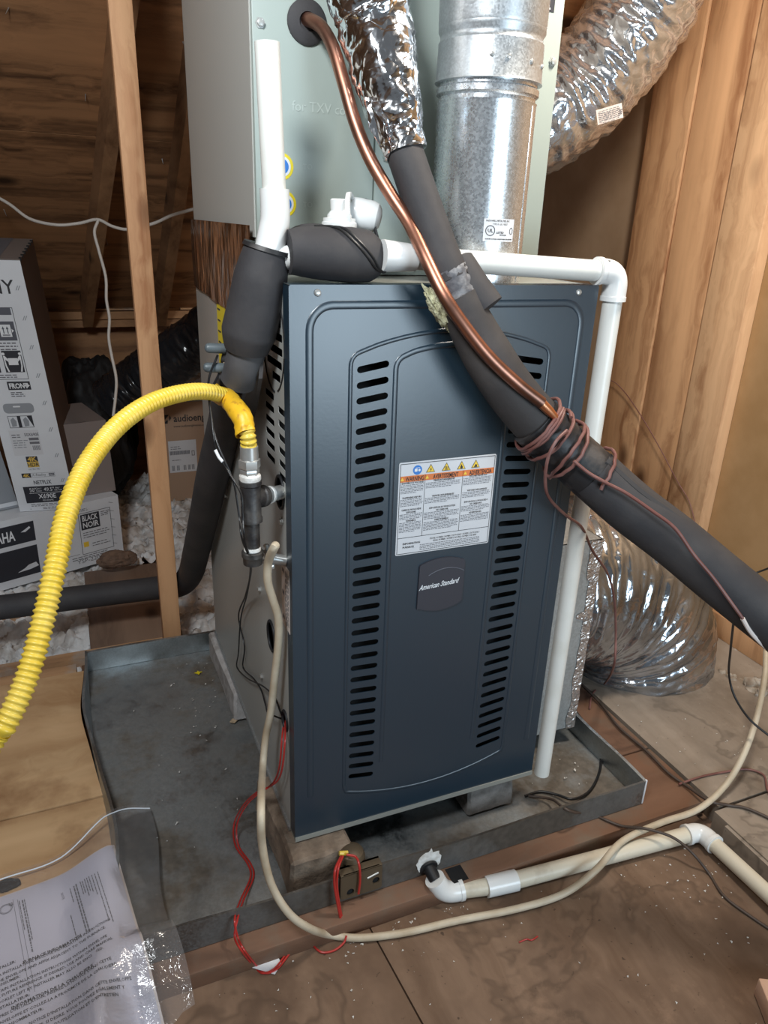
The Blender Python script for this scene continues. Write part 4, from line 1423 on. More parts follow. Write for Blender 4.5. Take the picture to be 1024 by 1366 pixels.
MB().tube(bs, [0.0255, 0.0270, 0.0260], 24).build('foam_stub', M['rubber'], suct, smooth=40)
lowp = path((610, 395, 'Y', -0.052), (626, 430, 'Y', -0.060), (650, 474, 'Y', -0.066), (680, 520, 'Y', -0.075), (718, 565, 'Y', -0.085), (760, 606, 'Y', -0.105), (805, 646, 'Y', -0.140))
lps, lpr = spline(lowp, 9, [0.029, 0.0335, 0.0375, 0.0385, 0.0400, 0.0400, 0.0410])
MB().tube(lps, lpr, 28).build('foam_sleeve', M['rubber_dusty'], suct, smooth=60)
tp_ = path((712, 560, 'Y', -0.0835), (735, 583, 'Y', -0.093), (762, 608, 'Y', -0.1055), (795, 637, 'Y', -0.132))
tps2 = spline(tp_, 8)
MB().tube(tps2, lambda i, a: 0.0425 + 0.0012 * noise.noise(Vector((i * .5, math.cos(a) * 3, math.sin(a) * 3))), 28).build('black_tape', M['rubber_tape'], suct, smooth=60)
l2 = path((790, 632, 'Y', -0.128), (840, 676, 'Y', -0.168), (900, 722, 'Y', -0.220), (960, 772, 'Y', -0.275), (1030, 828, 'Y', -0.335), (1110, 890, 'Y', -0.40))
l2s = spline(l2, 9)
MB().tube(l2s, 0.0432, 30).build('foam_sleeve', M['rubber'], suct, smooth=60)
# slit edge of the foam along the top right
b = MB()
sl = path((806, 615, 'Y', -0.150), (850, 655, 'Y', -0.185), (905, 695, 'Y', -0.225), (960, 738, 'Y', -0.270), (1030, 795, 'Y', -0.325))
b.tube(spline(sl, 6), 0.0105, 10)
b.build('foam_lip', M['rubber_dusty'], suct)
fbm = MB()
fc = at(586, 414, Y=-0.050)
bm = bmesh.new()
bmesh.ops.create_icosphere(bm, subdivisions=4, radius=1.0)
for v in bm.verts:
    d = 1 + 0.35 * noise.noise(v.co * 3) + 0.25 * noise.noise(v.co * 8)
    q = v.co * d
    t = q.x
    v.co = fc + Vector((q.x * 0.024, q.y * 0.012, -q.x * 0.026 + q.z * 0.015))
fbm.bm(bm)
part_label(fbm.build('fiber_tuft', M['fiber'], suct, smooth=60), 'frayed pale fibreglass tuft')

liq = thing('copper_line', 'bare copper tube curving down from the grommet over the furnace', 'pipe', at(560, 320, Y=0.0))
cp = path((405, 27, 'Y', COILY + 0.01), (414, 27, 'Y', COILY - 0.012), (430, 38, 'Y', 0.155), (445, 66, 'Y', 0.130), (458, 110, 'Y', 0.108), (474, 165, 'Y', 0.085), (494, 213, 'Y', 0.060), (520, 258, 'Y', 0.030), (545, 297, 'Y', 0.0), (568, 345, 'Y', -0.045), (590, 390, 'Y', -0.078), (614, 428, 'Y', -0.094), (650, 474, 'Y', -0.108), (690, 512, 'Y', -0.118), (722, 537, 'Y', -0.125))
MB().tube(spline(cp, 10), 0.0095, 18).build('copper_tube', M['copper'], liq, smooth=60)
cp2 = path((716, 532, 'Y', -0.122), (732, 548, 'Y', -0.126), (744, 561, 'Y', -0.126))
MB().tube(cp2, [0.0085, 0.0075, 0.0050], 16).build('bare_end', M['copper_bright'], liq)

# brown thermostat wire wound round the black line
wb = MB()
ax = lps[-26:] + l2s[4:16]
ax = spline(path((712, 560, 'Y', -0.0835), (735, 583, 'Y', -0.093), (762, 608, 'Y', -0.1055), (800, 641, 'Y', -0.135)), 20)
fr = frames(ax)


def coil_pts(i0, i1, turns, ph, r, wob, seed, n=70):
    out = []
    for k in range(n + 1):
        t = k / n
        i = int(max(0, min(len(ax) - 1, i0 + (i1 - i0) * t)))
        T, N, B = fr[i]
        a = ph + 2 * PI * turns * t
        out.append(ax[i] + (N * math.cos(a) + B * math.sin(a)) * r + T * (wob * math.sin(a * 0.5 + seed) + 0.006 * noise.noise(Vector((t * 5, seed, 0)))))
    return out


wire = thing('brown_wire', 'brown low voltage wire wound round the black line', 'wire', at(740, 590, Y=-0.13))
wcoil = coil_pts(2, 20, 3.0, 0.5, 0.0480, 0.010, 1.0, 110)
wcoil2 = coil_pts(14, 54, 3.2, 0.5, 0.0490, 0.020, 4.0, 130)
MB().tube(wcoil, 0.0029, 9).build('winding', M['wire_brown'], wire)
MB().tube(wcoil2, 0.0029, 9).build('winding', M['wire_brown'], wire)
tail = path((756, 574, 'Y', -0.140), (742, 588, 'Y', -0.146), (731, 610, 'Y', -0.144), (727, 640, 'Y', -0.135), (732, 664, 'Y', -0.12), (754, 687, 'Y', -0.075), (776, 704, 'Y', -0.03), (790, 735, 'Y', 0.03), (810, 765, 'Y', 0.07), (819, 800, 'Y', 0.09), (821, 850, 'Y', 0.10), (818, 890, 'Y', 0.10), (806, 912, 'Z', 0.008), (790, 925, 'Z', 0.004), (786, 945, 'Z', 0.003))
MB().tube(spline(tail, 9), 0.0026, 8).build('hanging_tail', M['wire_brown'], wire)
top_tail = path((765, 615, 'Y', -0.158), (785, 631, 'Y', -0.170), (808, 644, 'Y', -0.185), (835, 658, 'Y', -0.205), (870, 682, 'Y', -0.235), (900, 705, 'Y', -0.262), (925, 740, 'Y', -0.285), (950, 770, 'Y', -0.305), (972, 800, 'Y', -0.322), (990, 825, 'Y', -0.335))
MB().tube(spline(top_tail, 9), 0.0027, 8).build('upper_tail', M['wire_brown'], wire)
MB().tube(spline(path((990, 825, 'Y', -0.335), (1000, 842, 'Y', -0.34), (1015, 858, 'Y', -0.345), (1045, 885, 'Y', -0.35)), 8), 0.0036, 8).build('pale_tail', M['label_pink'], wire)
# ------------------------------------------------------------------ gas line
hose = thing('gas_hose', 'yellow corrugated gas hose arching from the left edge to the gas fitting', 'hose', at(331, 595, X=-0.062))
hp = path((332, 600, 'X', -0.062), (330, 580, 'X', -0.064), (322, 556, 'X', -0.068), (305, 533, 'X', -0.076), (280, 523, 1.08), (245, 524, 1.03), (200, 538, .97), (155, 570, .91), (115, 622, .86), (89, 685, .82), (74, 755, .79), (57, 830, .77), (37, 900, .755), (8, 965, .74), (-40, 1040, .73), Vector((-0.66, -0.50, 0.36)), Vector((-0.80, -0.62, 0.16)), Vector((-0.98, -0.70, 0.075)), Vector((-1.25, -0.72, 0.066)))
hs = resample(spline(hp, 16), 0.0011)
seg_len = 0.0011
MB().tube(hs, lambda i, a: 0.0112 + 0.0013 * math.sin(2 * PI * i * seg_len / 0.0066), 16).build('corrugated_tube', M['yellow'], hose, smooth=70)
tg = spline(path((290, 525.5, 'X', -0.0765), (305, 533, 'X', -0.076), (322, 556, 'X', -0.068), (330, 578, 'X', -0.064)), 8)
MB().tube(tg, lambda i, a: 0.0150 + 0.0028 * noise.noise(Vector((i * .5, math.cos(a) * 1.5, math.sin(a) * 1.5))) + (0.003 * math.cos(a - 2.2) * (i - 18) / 6 if i > 18 else 0), 20, caps=False).build('wrapped_tag', M['yellow_tag'], hose, smooth=40)
tee0 = at(334, 655, X=-0.062)
gas = thing('gas_fitting', 'dark iron gas tee with drip leg beside the furnace vents', 'gas fitting', tee0)


def zl(pt, prof, m, name, seg=20, d=(0, 0, 1), parent=None):
    return MB().lathe(prof, axisM(pt, d), seg).build(name, m, parent or gas, smooth=40)


def zc(px, py):
    return at(px, py, X=-0.062)


GX, GY = -0.062, tee0.y
zt = lambda py: at(333, py, Y=GY).z
P0 = lambda z: Vector((GX, GY, z))
z595, z612, z622, z634, z640, z700, z703, z732, z728, z752 = [zt(v) for v in (595, 612, 622, 634, 640, 696, 700, 734, 730, 752)]
zl(P0(0), [(0.0135, z612), (0.0135, z595), (0.0115, z595 + 0.001)], M['zinc'], 'hose_nut', 24)
zl(P0(0), [(0.0160, z622 - 0.002), (0.0165, z622), (0.0165, z612 - 0.001), (0.0150, z612)], M['zinc'], 'hex_nut', 6)
zl(P0(0), [(0.0140, z634 + 0.002), (0.0148, z634 + 0.004), (0.0148, z622 - 0.004), (0.0135, z622 - 0.002)], M['zinc'], 'lower_hex', 6)
b = MB().lathe([(0.0150, z640 - 0.002), (0.0165, z640 + 0.002), (0.0162, z634), (0.0135, z634 + 0.003)], axisM(P0(0), (0, 0, 1)), 20)
b.build('thread_paste', M['dope'], gas)
b = MB()
b.lathe([(0.0150, z700), (0.0170, z700 + 0.001), (0.0170, z700 + 0.007), (0.0155, z700 + 0.009), (0.0155, z640 - 0.009), (0.0172, z640 - 0.007), (0.0172, z640 - 0.001), (0.0150, z640)], axisM(P0(0), (0, 0, 1)), 26)
zmid = (z640 + z700) / 2 + 0.004
hy, hz = 0.061, V0 + 0.687
bdir = (Vector((0.03, hy + 0.006, hz)) - P0(zmid)).normalized()
b.lathe([(0.0150, 0.004), (0.0150, 0.020), (0.0172, 0.022), (0.0172, 0.030), (0.0150, 0.031)], axisM(P0(zmid), bdir), 26)
tee = b.build('tee', M['black_iron'], gas, smooth=40)
b = MB()
b.text('S8', 0.011, lambda x, y: (GX - 0.0160 + 0.0, GY - 0.0035 - y * 0.9 + 0.004, zmid - 0.010 + x))
b.build('cast_marks', M['zinc'], tee, smooth=0, kind='stuff')
zl(P0(zmid) + bdir * 0.031, [(0.0128, 0), (0.0136, 0.002), (0.0136, 0.010), (0.0118, 0.012), (0.0118, 0.06)], M['zinc'], 'branch_nipple', 20, bdir)
b = MB().lathe([(0.0124, 0.0), (0.0146, 0.003), (0.0140, 0.008), (0.0122, 0.010)], axisM(P0(zmid) + bdir * 0.038, bdir), 18)
b.build('thread_paste', M['dope'], gas)
zl(P0(0), [(0.0122, z732 - 0.003), (0.0122, z700 + 0.002)], M['black_iron'], 'nipple')
zl(P0(0), [(0.0120, z732 - 0.002), (0.0135, z732), (0.0132, z732 + 0.004), (0.012, z732 + 0.006)], M['dope'], 'thread_paste')
zl(P0(0), [(0.0120, z752 - 0.001), (0.0150, z752), (0.0155, z732 - 0.012), (0.0172, z732 - 0.010), (0.0172, z732 - 0.003), (0.0155, z732 - 0.001)], M['black_iron'], 'drip_cap', 22)


# ------------------------------------------------------------------ cables and wires
def wire_thing(name, label, cat, pts, r, m, seg=8, n=9, group=None):
    o = MB().tube(spline(pts, n), r, seg).build(name, M[m], smooth=60)
    tag(o, label, cat, group)
    return o


S = 'X'
wire_thing('supply_cable', 'cream sheathed cable from the side clamp sweeping across floor to the right', 'cable',
           [Vector((-0.012, 0.038, V0 + 0.580)), Vector((-0.024, 0.042, V0 + 0.581))] + path((367, 728, S, -0.036), (358, 748, S, -0.040), (357, 775, S, -0.040), (364, 800, S, -0.030), (371, 825, S, -0.020), (371, 860, S, -0.018), (366, 905, S, -0.022), (361, 950, S, -0.026), (354, 985, S, -0.034), (350, 1030, S, -0.050), (348, 1080, 'Y', -0.110), (350, 1130, 'Y', -0.120),
                (362, 1180, 'Y', -0.130), (385, 1218, 'Y', -0.146), (412, 1238, 'Y', -0.150), (440, 1247, 'Z', FLOORZ + 0.012), (480, 1251, 'Z', FLOORZ + 0.008), (540, 1244, 'Z', FLOORZ + 0.008), (610, 1228, 'Z', FLOORZ + 0.008), (690, 1212, 'Z', FLOORZ + 0.010), (752, 1192, 'Z', FLOORZ + 0.012), (795, 1160, 'Z', FLOORZ + 0.044), (830, 1122, 'Z', 0.006),
                (880, 1098, 'Z', 0.010), (930, 1080, 'Z', 0.010), (965, 1050, 'Z', 0.03), (990, 1010, 'Z', 0.08), (1008, 960, 'Z', 0.14), (1020, 900, 'Z', 0.22), (1024, 850, 'Z', 0.28), (1045, 790, 'Z', 0.36)), 0.0068, 'cable_cream', 12)

wire_thing('control_wire', 'thin black lead pair hanging past the gas tee to the lower side hole', 'wire',
           path((290, 474, 'Y', 0.10), (278, 510, 'Y', 0.07), (283, 565, 'Y', 0.02), (289, 602, 'Y', 0.0), (305, 630, 'Y', -0.02), (322, 660, 'X', -0.085), (324, 690, 'X', -0.085), (326, 720, 'X', -0.085), (334, 752, 'X', -0.055), (330, 790, 'X', -0.02), (321, 825, 'X', -0.010), (318, 870, 'X', -0.008), (316, 890, 'X', -0.008), (330, 905, 'X', -0.008), (350, 915, 'X', -0.010), (366, 930, 'X', -0.010), (374, 950, 'X', -0.006), (378, 958, 'X', 0.004)), 0.0017, 'wire_black', 6)
wire_thing('control_wire', 'second thin black lead looping below the gas tee beside its twin', 'wire',
           path((292, 498, 'Y', 0.10), (280, 530, 'Y', 0.06), (286, 580, 'Y', 0.01), (302, 620, 'Y', -0.015), (312, 645, 'Y', -0.02), (319, 690, 'X', -0.088), (323, 720, 'X', -0.088), (335, 755, 'X', -0.05), (328, 792, 'X', -0.016), (318, 822, 'X', -0.008), (326, 862, 'X', -0.006), (324, 890, 'X', -0.006), (338, 905, 'X', -0.006), (348, 920, 'X', -0.008), (354, 940, 'X', -0.010), (357, 950, 'X', -0.018), (368, 956, 'X', -0.012), (379, 960, 'X', 0.004)), 0.0017, 'wire_black', 6)
o = MB().tube(path((287, 600, 'Y', -0.002), (292, 610, 'Y', -0.006), (297, 616, 'Y', -0.012)), 0.0024, 8).build('tape_flag', M['print_white'])
tag(o, 'bit of white tape on the thin black leads', 'tape')

red = thing('red_wires', 'red lead pair from the lower side hole down to the floor and float switch', 'wire', at(340, 1100, Y=-0.1))
for k, dx in enumerate((0, 4)):
    pts = path((379 + dx * .3, 962, S, 0.004), (376 + dx, 985, S, -0.012), (373 + dx, 1020, S, -0.016), (367 + dx, 1040, S, -0.018), (358, 1050, S, -0.030), (345 - dx, 1058, S, -0.048), (328 - dx, 1075, S, -0.068), (316 - dx, 1100, S, -0.085), (318 - dx, 1128, 'Z', 0.004), (334 - dx, 1152, 'Z', 0.004), (338 - dx, 1170, 'Z', 0.004), (325 - dx, 1200, 'Z', 0.02), (317 - dx, 1225, 'Y', -0.094), (313 + dx, 1250, 'Y', -0.112), (322 + dx, 1268, 'Y', -0.135), (338 + dx, 1288, 'Z', FLOORZ + 0.004), (350 + dx, 1298, 'Z', FLOORZ + 0.003), (366 + dx, 1292, 'Z', FLOORZ + 0.003), (382 + dx, 1272, 'Z', FLOORZ + 0.004), (398 + dx, 1252, 'Z', FLOORZ + 0.008), (410 + dx, 1240, 'Z', FLOORZ + 0.004))
    MB().tube(spline(pts, 8), 0.0019, 7).build('lead', M['wire_red'], red)
pts = path((412, 1240, 'Z', FLOORZ + 0.004), (416, 1258, 'Z', FLOORZ + 0.003), (428, 1270, 'Z', FLOORZ + 0.003), (445, 1268, 'Z', FLOORZ + 0.003), (458, 1258, 'Z', FLOORZ + 0.006), (462, 1248, 'Z', FLOORZ + 0.014))
MB().tube(spline(pts, 8), 0.0019, 7).build('lead', M['wire_red'], red)

fsw = thing('float_switch', 'small brown float switch clipped to the pan front lip', 'float switch', at(485, 1180, Y=PY0))
bz0, bz1 = 0.012, 0.071
bx0, bx1 = at(452, 1190, Y=PY0).x, at(507, 1170, Y=PY0).x
tear = lambda cx, cy, s, sg: [(cx + s * math.cos(a) * (1 if not (0.3 < (a / PI) < 0.7) else 0.8), cy + s * math.sin(a) * (1.0 if math.sin(a) < 0 else 1.25)) for a in np.linspace(0, 2 * PI, 14, endpoint=False)]
b = MB()
b.plate(rrect(bx0, bz0, bx1, bz1, 0.006), [tear(bx0 + 0.020, bz0 + 0.013, 0.0075, 1), tear(bx1 - 0.012, bz0 + 0.022, 0.0075, 1), capsule(bx1 - 0.020, bz0 + 0.037, 0.020, 0.005, 0.12)], lambda x, y, t: (x, PY0 - 0.0065 - t, y), 0.003)
b.box((bx0, PY0 - 0.008, bz1 - 0.003), (bx1, PY0 + 0.014, bz1), bevel=0.001)
b.box((bx0, PY0 + 0.008, bz1 - 0.03), (bx1, PY0 + 0.014, bz1), bevel=0.001)
b.build('bracket', M['brass_dark'], fsw)
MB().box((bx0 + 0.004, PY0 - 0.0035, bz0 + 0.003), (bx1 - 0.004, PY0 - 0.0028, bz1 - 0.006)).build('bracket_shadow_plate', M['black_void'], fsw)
fcn = Vector(((bx0 + bx1) / 2 - 0.005, PY0 + 0.034, 0.066))
MB().lathe([(0.010, -0.052), (0.024, -0.050), (0.026, -0.040), (0.026, 0.004), (0.022, 0.014), (0.012, 0.020), (0.003, 0.021)], Matrix.Translation(fcn), 26).build('float', M['brass_dark'], fsw)
b = MB()
b.tube([Vector((bx1 - 0.030, PY0 - 0.0085, bz0 + 0.036)), Vector((bx1 - 0.008, PY0 - 0.0085, bz0 + 0.042))], 0.0018, 8)
b.build('slot_screw', M['zinc'], fsw)
c1 = at(458, 1138, Y=PY0 + 0.02)
c2 = at(472, 1146, Y=PY0 + 0.02)
for a, d in ((c1, Vector((0.016, -0.002, -0.003))), (c2, Vector((0.013, -0.004, -0.003)))):
    MB().tube([a - d * 0.5, a + d * 0.5], 0.0042, 10).build('crimp_connector', M['yellow'], fsw)
pts = path((455, 1142, 'Y', PY0 + 0.01), (447, 1160, 'Y', PY0 - 0.015), (446, 1180, 'Y', PY0 - 0.02), (450, 1205, 'Y', PY0 - 0.025), (454, 1225, 'Y', PY0 - 0.03))
MB().tube(spline(pts, 8), 0.0024, 7).build('lead', M['wire_red'], fsw)
pts = path((457, 1142, 'Y', PY0 + 0.008), (451, 1158, 'Y', PY0 - 0.012), (449, 1180, 'Y', PY0 - 0.018), (452, 1205, 'Y', PY0 - 0.022), (456, 1226, 'Y', PY0 - 0.028))
MB().tube(spline(pts, 8), 0.0024, 7).build('lead', M['wire_red'], fsw)
pts = path((462, 1140, 'Y', PY0 + 0.012), (474, 1143, 'Y', PY0 + 0.004), (479, 1155, 'Y', PY0 - 0.012), (480, 1175, 'Y', PY0 - 0.014), (478, 1192, 'Y', PY0 - 0.014))
MB().tube(spline(pts, 8), 0.0023, 7).build('lead', M['wire_red'], fsw)
a, c = at(456, 1226, Y=PY0 - 0.03), at(462, 1246, Y=PY0 - 0.038)
b = MB()
MBc = axisM(a, c - a)
L = (c - a).length
b.box((-0.006, -0.004, 0), (0.006, 0.004, L), MBc)
for k in range(3):
    b.box((0.0005, -0.0052, L * (0.2 + 0.25 * k)), (0.0055, -0.0040, L * (0.2 + 0.25 * k) + 0.0035), MBc)
b.build('wire_plug', M['print_white'], fsw)

G = FLOORZ + 0.003
wire_thing('dark_cable', 'dark brown cable trailing from the pan over the drain pipe to the right', 'cable',
           path((705, 1062, 'Z', 0.004), (735, 1066, 'Z', 0.02), (752, 1078, 'Y', PY0 - 0.002), (768, 1084, 'Y', PY0 - 0.006), (785, 1084, 'Z', 0.002), (808, 1094, 'Z', 0.001), (830, 1102, 'Z', 0.004), (858, 1105, 'Z', 0.022), (885, 1112, 'Z', 0.022), (905, 1122, 'Z', 0.010), (925, 1140, 'Z', -0.005), (945, 1165, 'Z', G), (965, 1195, 'Z', G), (1000, 1222, 'Z', G), (1050, 1255, 'Z', G)), 0.0031, 'wire_dark')
wire_thing('dark_cable', 'black cable looping inside the pan beside the white downpipe', 'cable',
           path((745, 902, 'Z', 0.10), (752, 922, 'Z', 0.08), (765, 945, 'Z', 0.06), (782, 968, 'Z', 0.035), (797, 995, 'Z', 0.006), (801, 1020, 'Z', 0.005), (793, 1045, 'Z', 0.005), (780, 1060, 'Z', 0.008), (762, 1066, 'Z', 0.014), (742, 1060, 'Z', 0.008), (720, 1056, 'Z', 0.004), (700, 1062, 'Z', 0.004)), 0.0030, 'wire_black')
wire_thing('dark_cable', 'dark cable running along the floor seam right of the pan', 'cable',
           path((775, 912, 'Z', 0.02), (800, 938, 'Z', 0.006), (825, 970, 'Z', 0.005), (860, 1000, 'Z', 0.005), (890, 1030, 'Z', 0.005), (915, 1048, 'Z', 0.005), (945, 1068, 'Z', 0.014), (972, 1074, 'Z', 0.005), (1000, 1080, 'Z', 0.005), (1060, 1108, 'Z', 0.005)), 0.0034, 'wire_dark')
wire_thing('dark_cable', 'short brown cable end crossing dusty floor at the right edge', 'cable',
           path((905, 1046, 'Z', 0.005), (935, 1036, 'Z', 0.004), (965, 1030, 'Z', 0.004), (995, 1026, 'Z', 0.004), (1018, 1034, 'Z', 0.006), (1024, 1055, 'Z', 0.008), (1040, 1070, 'Z', 0.005)), 0.0026, 'wire_brown')
wire_thing('dark_cable', 'thin dark cable hanging below the black line at the right wall', 'cable',
           path((978, 830, 'Y', -0.10), (974, 868, 'Y', -0.06), (972, 900, 'Y', -0.04), (980, 930, 'Y', -0.06), (1000, 960, 'Y', -0.10), (1030, 985, 'Y', -0.14)), 0.0026, 'wire_black')
wire_thing('dark_cable', 'thin black cable drooping across the brown wall panel', 'cable',
           path((985, 762, 'X', 1.30), (1000, 766, 'X', 1.32), (1014, 762, 'X', 1.34), (1040, 752, 'X', 1.36)), 0.0026, 'wire_black')
wire_thing('thin_wire', 'thin brown wire strung diagonally across the stud boards', 'wire',
           path((806, 520, 'X', WALLX - 0.005), (815, 508, 'X', WALLX - 0.010), (832, 522, 'X', WALLX - 0.008), (855, 555, 'X', WALLX - 0.006), (880, 598, 'X', WALLX - 0.006), (902, 640, 'X', WALLX - 0.006), (920, 672, 'X', WALLX - 0.006), (930, 715, 'X', WALLX - 0.01)), 0.0016, 'wire_brown')

# white cable stapled to the rafter
wire_thing('white_cable', 'white electrical cable strung along the rafters behind the post', 'cable',
           path((-20, 254, 2.4), (12, 272, 2.4), (40, 292, 2.4), (75, 300, 2.4), (105, 298, 2.42), (130, 293, 2.42), (150, 302, 2.42), (172, 306, 2.42), (205, 298, 2.40), (230, 287, 2.38), (262, 278, 2.36)), 0.0052, 'cable_white')
wire_thing('white_cable', 'white cable hanging down from the rafter between box and post', 'cable',
           path((131, 294, 2.41), (126, 310, 2.41), (132, 335, 2.42), (141, 370, 2.43), (142, 400, 2.44), (146, 425, 2.45), (145, 450, 2.46), (149, 475, 2.46), (155, 505, 2.47), (154, 530, 2.48), (151, 555, 2.48)), 0.0050, 'cable_white')

# ------------------------------------------------------------------ floor drain pipe in front
dr = thing('floor_drain_pipe', 'cream plastic drain pipe on the floor leading right from the pan', 'pipe', at(690, 1180, Z=-0.02))
RD = 0.0165
zc_ = FLOORZ + RD + 0.001
o0 = Vector((hole.x, PY0 + 0.004, 0.022))
e1 = at(592, 1192, Z=zc_)
o1 = Vector((o0.x + 0.004, PY0 - 0.030, 0.010))
c1_ = at(668, 1180, Z=zc_)
e2 = at(934, 1109, Z=zc_ + 0.004)
end = at(1075, 1240, Z=zc_ + 0.014)
dE = (e2 - e1).normalized()
MB().tube([o0, o1], 0.0125, 18).build('outlet_stub', M['dark_steel'], dr)
MB().tube([o0 + Vector((0, -0.006, -0.002)), o0 + Vector((0, -0.010, -0.003))], 0.019, 20).build('outlet_flange', M['dark_steel'], dr)
b = MB()
kp = e1 + (o1 - e1) * 0.0
ep = [o1 + (o1 - e1).normalized() * 0.006, o1] + elbow_pts(e1, o1, e2, 0.026, 9) + [e1 + dE * 0.036]
b.tube(ep, 0.0200, 24)
b.tube([e1 + dE * 0.030, e1 + dE * 0.038], 0.0212, 24)
b.build('elbow', M['pvc_fit'], dr, smooth=60)
MB().tube([e1 + dE * 0.032, c1_], RD, 22).build('pipe_length', M['pvc_cream'], dr)
ca, cb = at(648, 1183, Z=zc_), at(688, 1174, Z=zc_)
MB().tube([ca, cb], 0.0205, 24).build('coupling', M['pvc_fit'], dr)
MB().tube([cb - dE * 0.005, e2 - dE * 0.02], RD, 22).build('pipe_length', M['pvc_cream'], dr)
dF = (end - e2).normalized()
b = MB()
b.tube([e2 - dE * 0.036] + elbow_pts(e2, e2 - dE, e2 + dF, 0.022, 9) + [e2 + dF * 0.040], 0.0200, 24)
b.tube([e2 - dE * 0.038, e2 - dE * 0.030], 0.0216, 24)
b.tube([e2 + dF * 0.034, e2 + dF * 0.042], 0.0216, 24)
b.build('elbow', M['pvc_fit'], dr, smooth=60)
MB().tube([e2 + dF * 0.03, end + dF * 0.4], RD, 22).build('pipe_length', M['pvc_cream'], dr)
# black tape patch on the platform board
p = at(602, 1133, Z=-0.003)
o = MB().box((p.x - 0.036, -0.124, -0.0028), (p.x - 0.002, -0.088, -0.0018)).build('black_tape_patch', M['wire_black'])
tag(o, 'square black tape patch on the board edge right of the outlet', 'tape')
# scrap of paper below the platform
p = at(356, 1293, Z=FLOORZ)
b = MB().prism([(-0.030, 0.014), (0.022, 0.020), (0.026, 0.0), (0.010, -0.016)], lambda x, y, t: (p.x + x, p.y + y, FLOORZ + 0.002 + t + 0.10 * max(0, y)), 0, 0.001)
tag(b.build('paper_scrap', M['label_white']), 'torn white paper scrap on the floor beside red wires', 'paper')
# end of a timber in the lower right corner
b = MB()
bo, be = at(1003, 1322, Z=FLOORZ), at(1040, 1420, Z=FLOORZ)
dirb = (be - bo); dirb.z = 0; dirb.normalize()
prp = Vector((-dirb.y, dirb.x, 0))
Mb = Matrix(((prp.x, dirb.x, 0, bo.x), (prp.y, dirb.y, 0, bo.y), (0, 0, 1, FLOORZ), (0, 0, 0, 1)))
b.box((0.0, 0.004, 0.001), (0.085, 0.30, 0.040), Mb, bevel=0.003)
tag(b.build('timber_offcut', M['brick_wood']), 'pinkish timber offcut on the floor in the lower right corner', 'timber')

# ------------------------------------------------------------------ return air box and ducts on the right
RBX0, RBX1, RBY0, RBY1, RBZ0, RBZ1 = FW + 0.001, 0.750, 0.145, 0.70, 0.048, 0.555
rb = thing('return_air_box', 'grey sheet metal return air box on the furnace right side', 'duct box', ((RBX0 + RBX1) / 2, 0.45, 0.0))
MB().box((RBX0, RBY0, RBZ0), (RBX1, RBY0 + 0.0015, RBZ1)).build('front_sheet', M['galv_box'], rb)
MB().box((RBX1 - 0.0015, RBY0, RBZ0), (RBX1, RBY1, RBZ1)).build('side_sheet', M['galv_box'], rb)
MB().box((RBX0, RBY0, RBZ1 - 0.0015), (RBX1, RBY1, RBZ1)).build('top_sheet', M['galv_box'], rb)
MB().box((RBX0, RBY1 - 0.0015, RBZ0), (RBX1, RBY1, RBZ1)).build('rear_sheet', M['galv_box'], rb)
MB().box((RBX0, RBY0, RBZ0), (RBX1, RBY1, RBZ0 + 0.0015)).build('bottom_sheet', M['galv_box'], rb)
b = MB()
vs, fs = [], []
n = 60
for k in range(n + 1):
    t = k / n
    z = RBZ0 + (RBZ1 - RBZ0) * t
    w1 = 0.020 + 0.008 * noise.noise(Vector((t * 9, 1, 0))) + (0.02 if 0.60 < t < 0.64 else 0) + (0.010 if t > 0.8 else 0)
    w2 = 0.022 + 0.008 * noise.noise(Vector((t * 9, 5, 0)))
    c_ = 0.003 * noise.noise(Vector((t * 25, 3, 0)))
    vs += [(RBX1 - w1, RBY0 - 0.0015, z), (RBX1 - w1 * .5, RBY0 - 0.003 + c_, z), (RBX1 + 0.003 + c_, RBY0 - 0.003, z), (RBX1 + 0.003, RBY0 + w2 * .5, z), (RBX1 + 0.0015, RBY0 + w2, z)]
for k in range(n):
    for q in range(4):
        a = k * 5 + q
        fs.append((a, a + 1, a + 6, a + 5))
b.add(vs, fs)
part_label(b.build('foil_tape', M['foil_tape'], rb, smooth=20), 'crinkled foil tape on the corner')


def flexduct(ctr, R, pitch, amp, wr, seed, seg=72, twist=0.0):
    pts = resample(spline(ctr, 14), 0.0045)
    rows = len(pts)

    def fn(i, a):
        s = i * 0.0045
        ring = math.sin(2 * PI * s / pitch + 2.2 * noise.noise(Vector((math.cos(a) * 1.3, math.sin(a) * 1.3, s * 3 + seed))))
        p = Vector((math.cos(a) * 1.6, math.sin(a) * 1.6, s * 42 + seed))
        w_ = 1 - 2 * abs(noise.noise(p))
        w2 = noise.noise(Vector((math.cos(a) * 4.5, math.sin(a) * 4.5, s * 60 + seed)))
        w3 = noise.noise(Vector((math.cos(a) * 12, math.sin(a) * 12, s * 50 + seed)))
        return R * (1 + amp * ring) + wr * (w_ + 0.7 * w2 + 0.25 * w3)
    return MB().tube(pts, fn, seg)


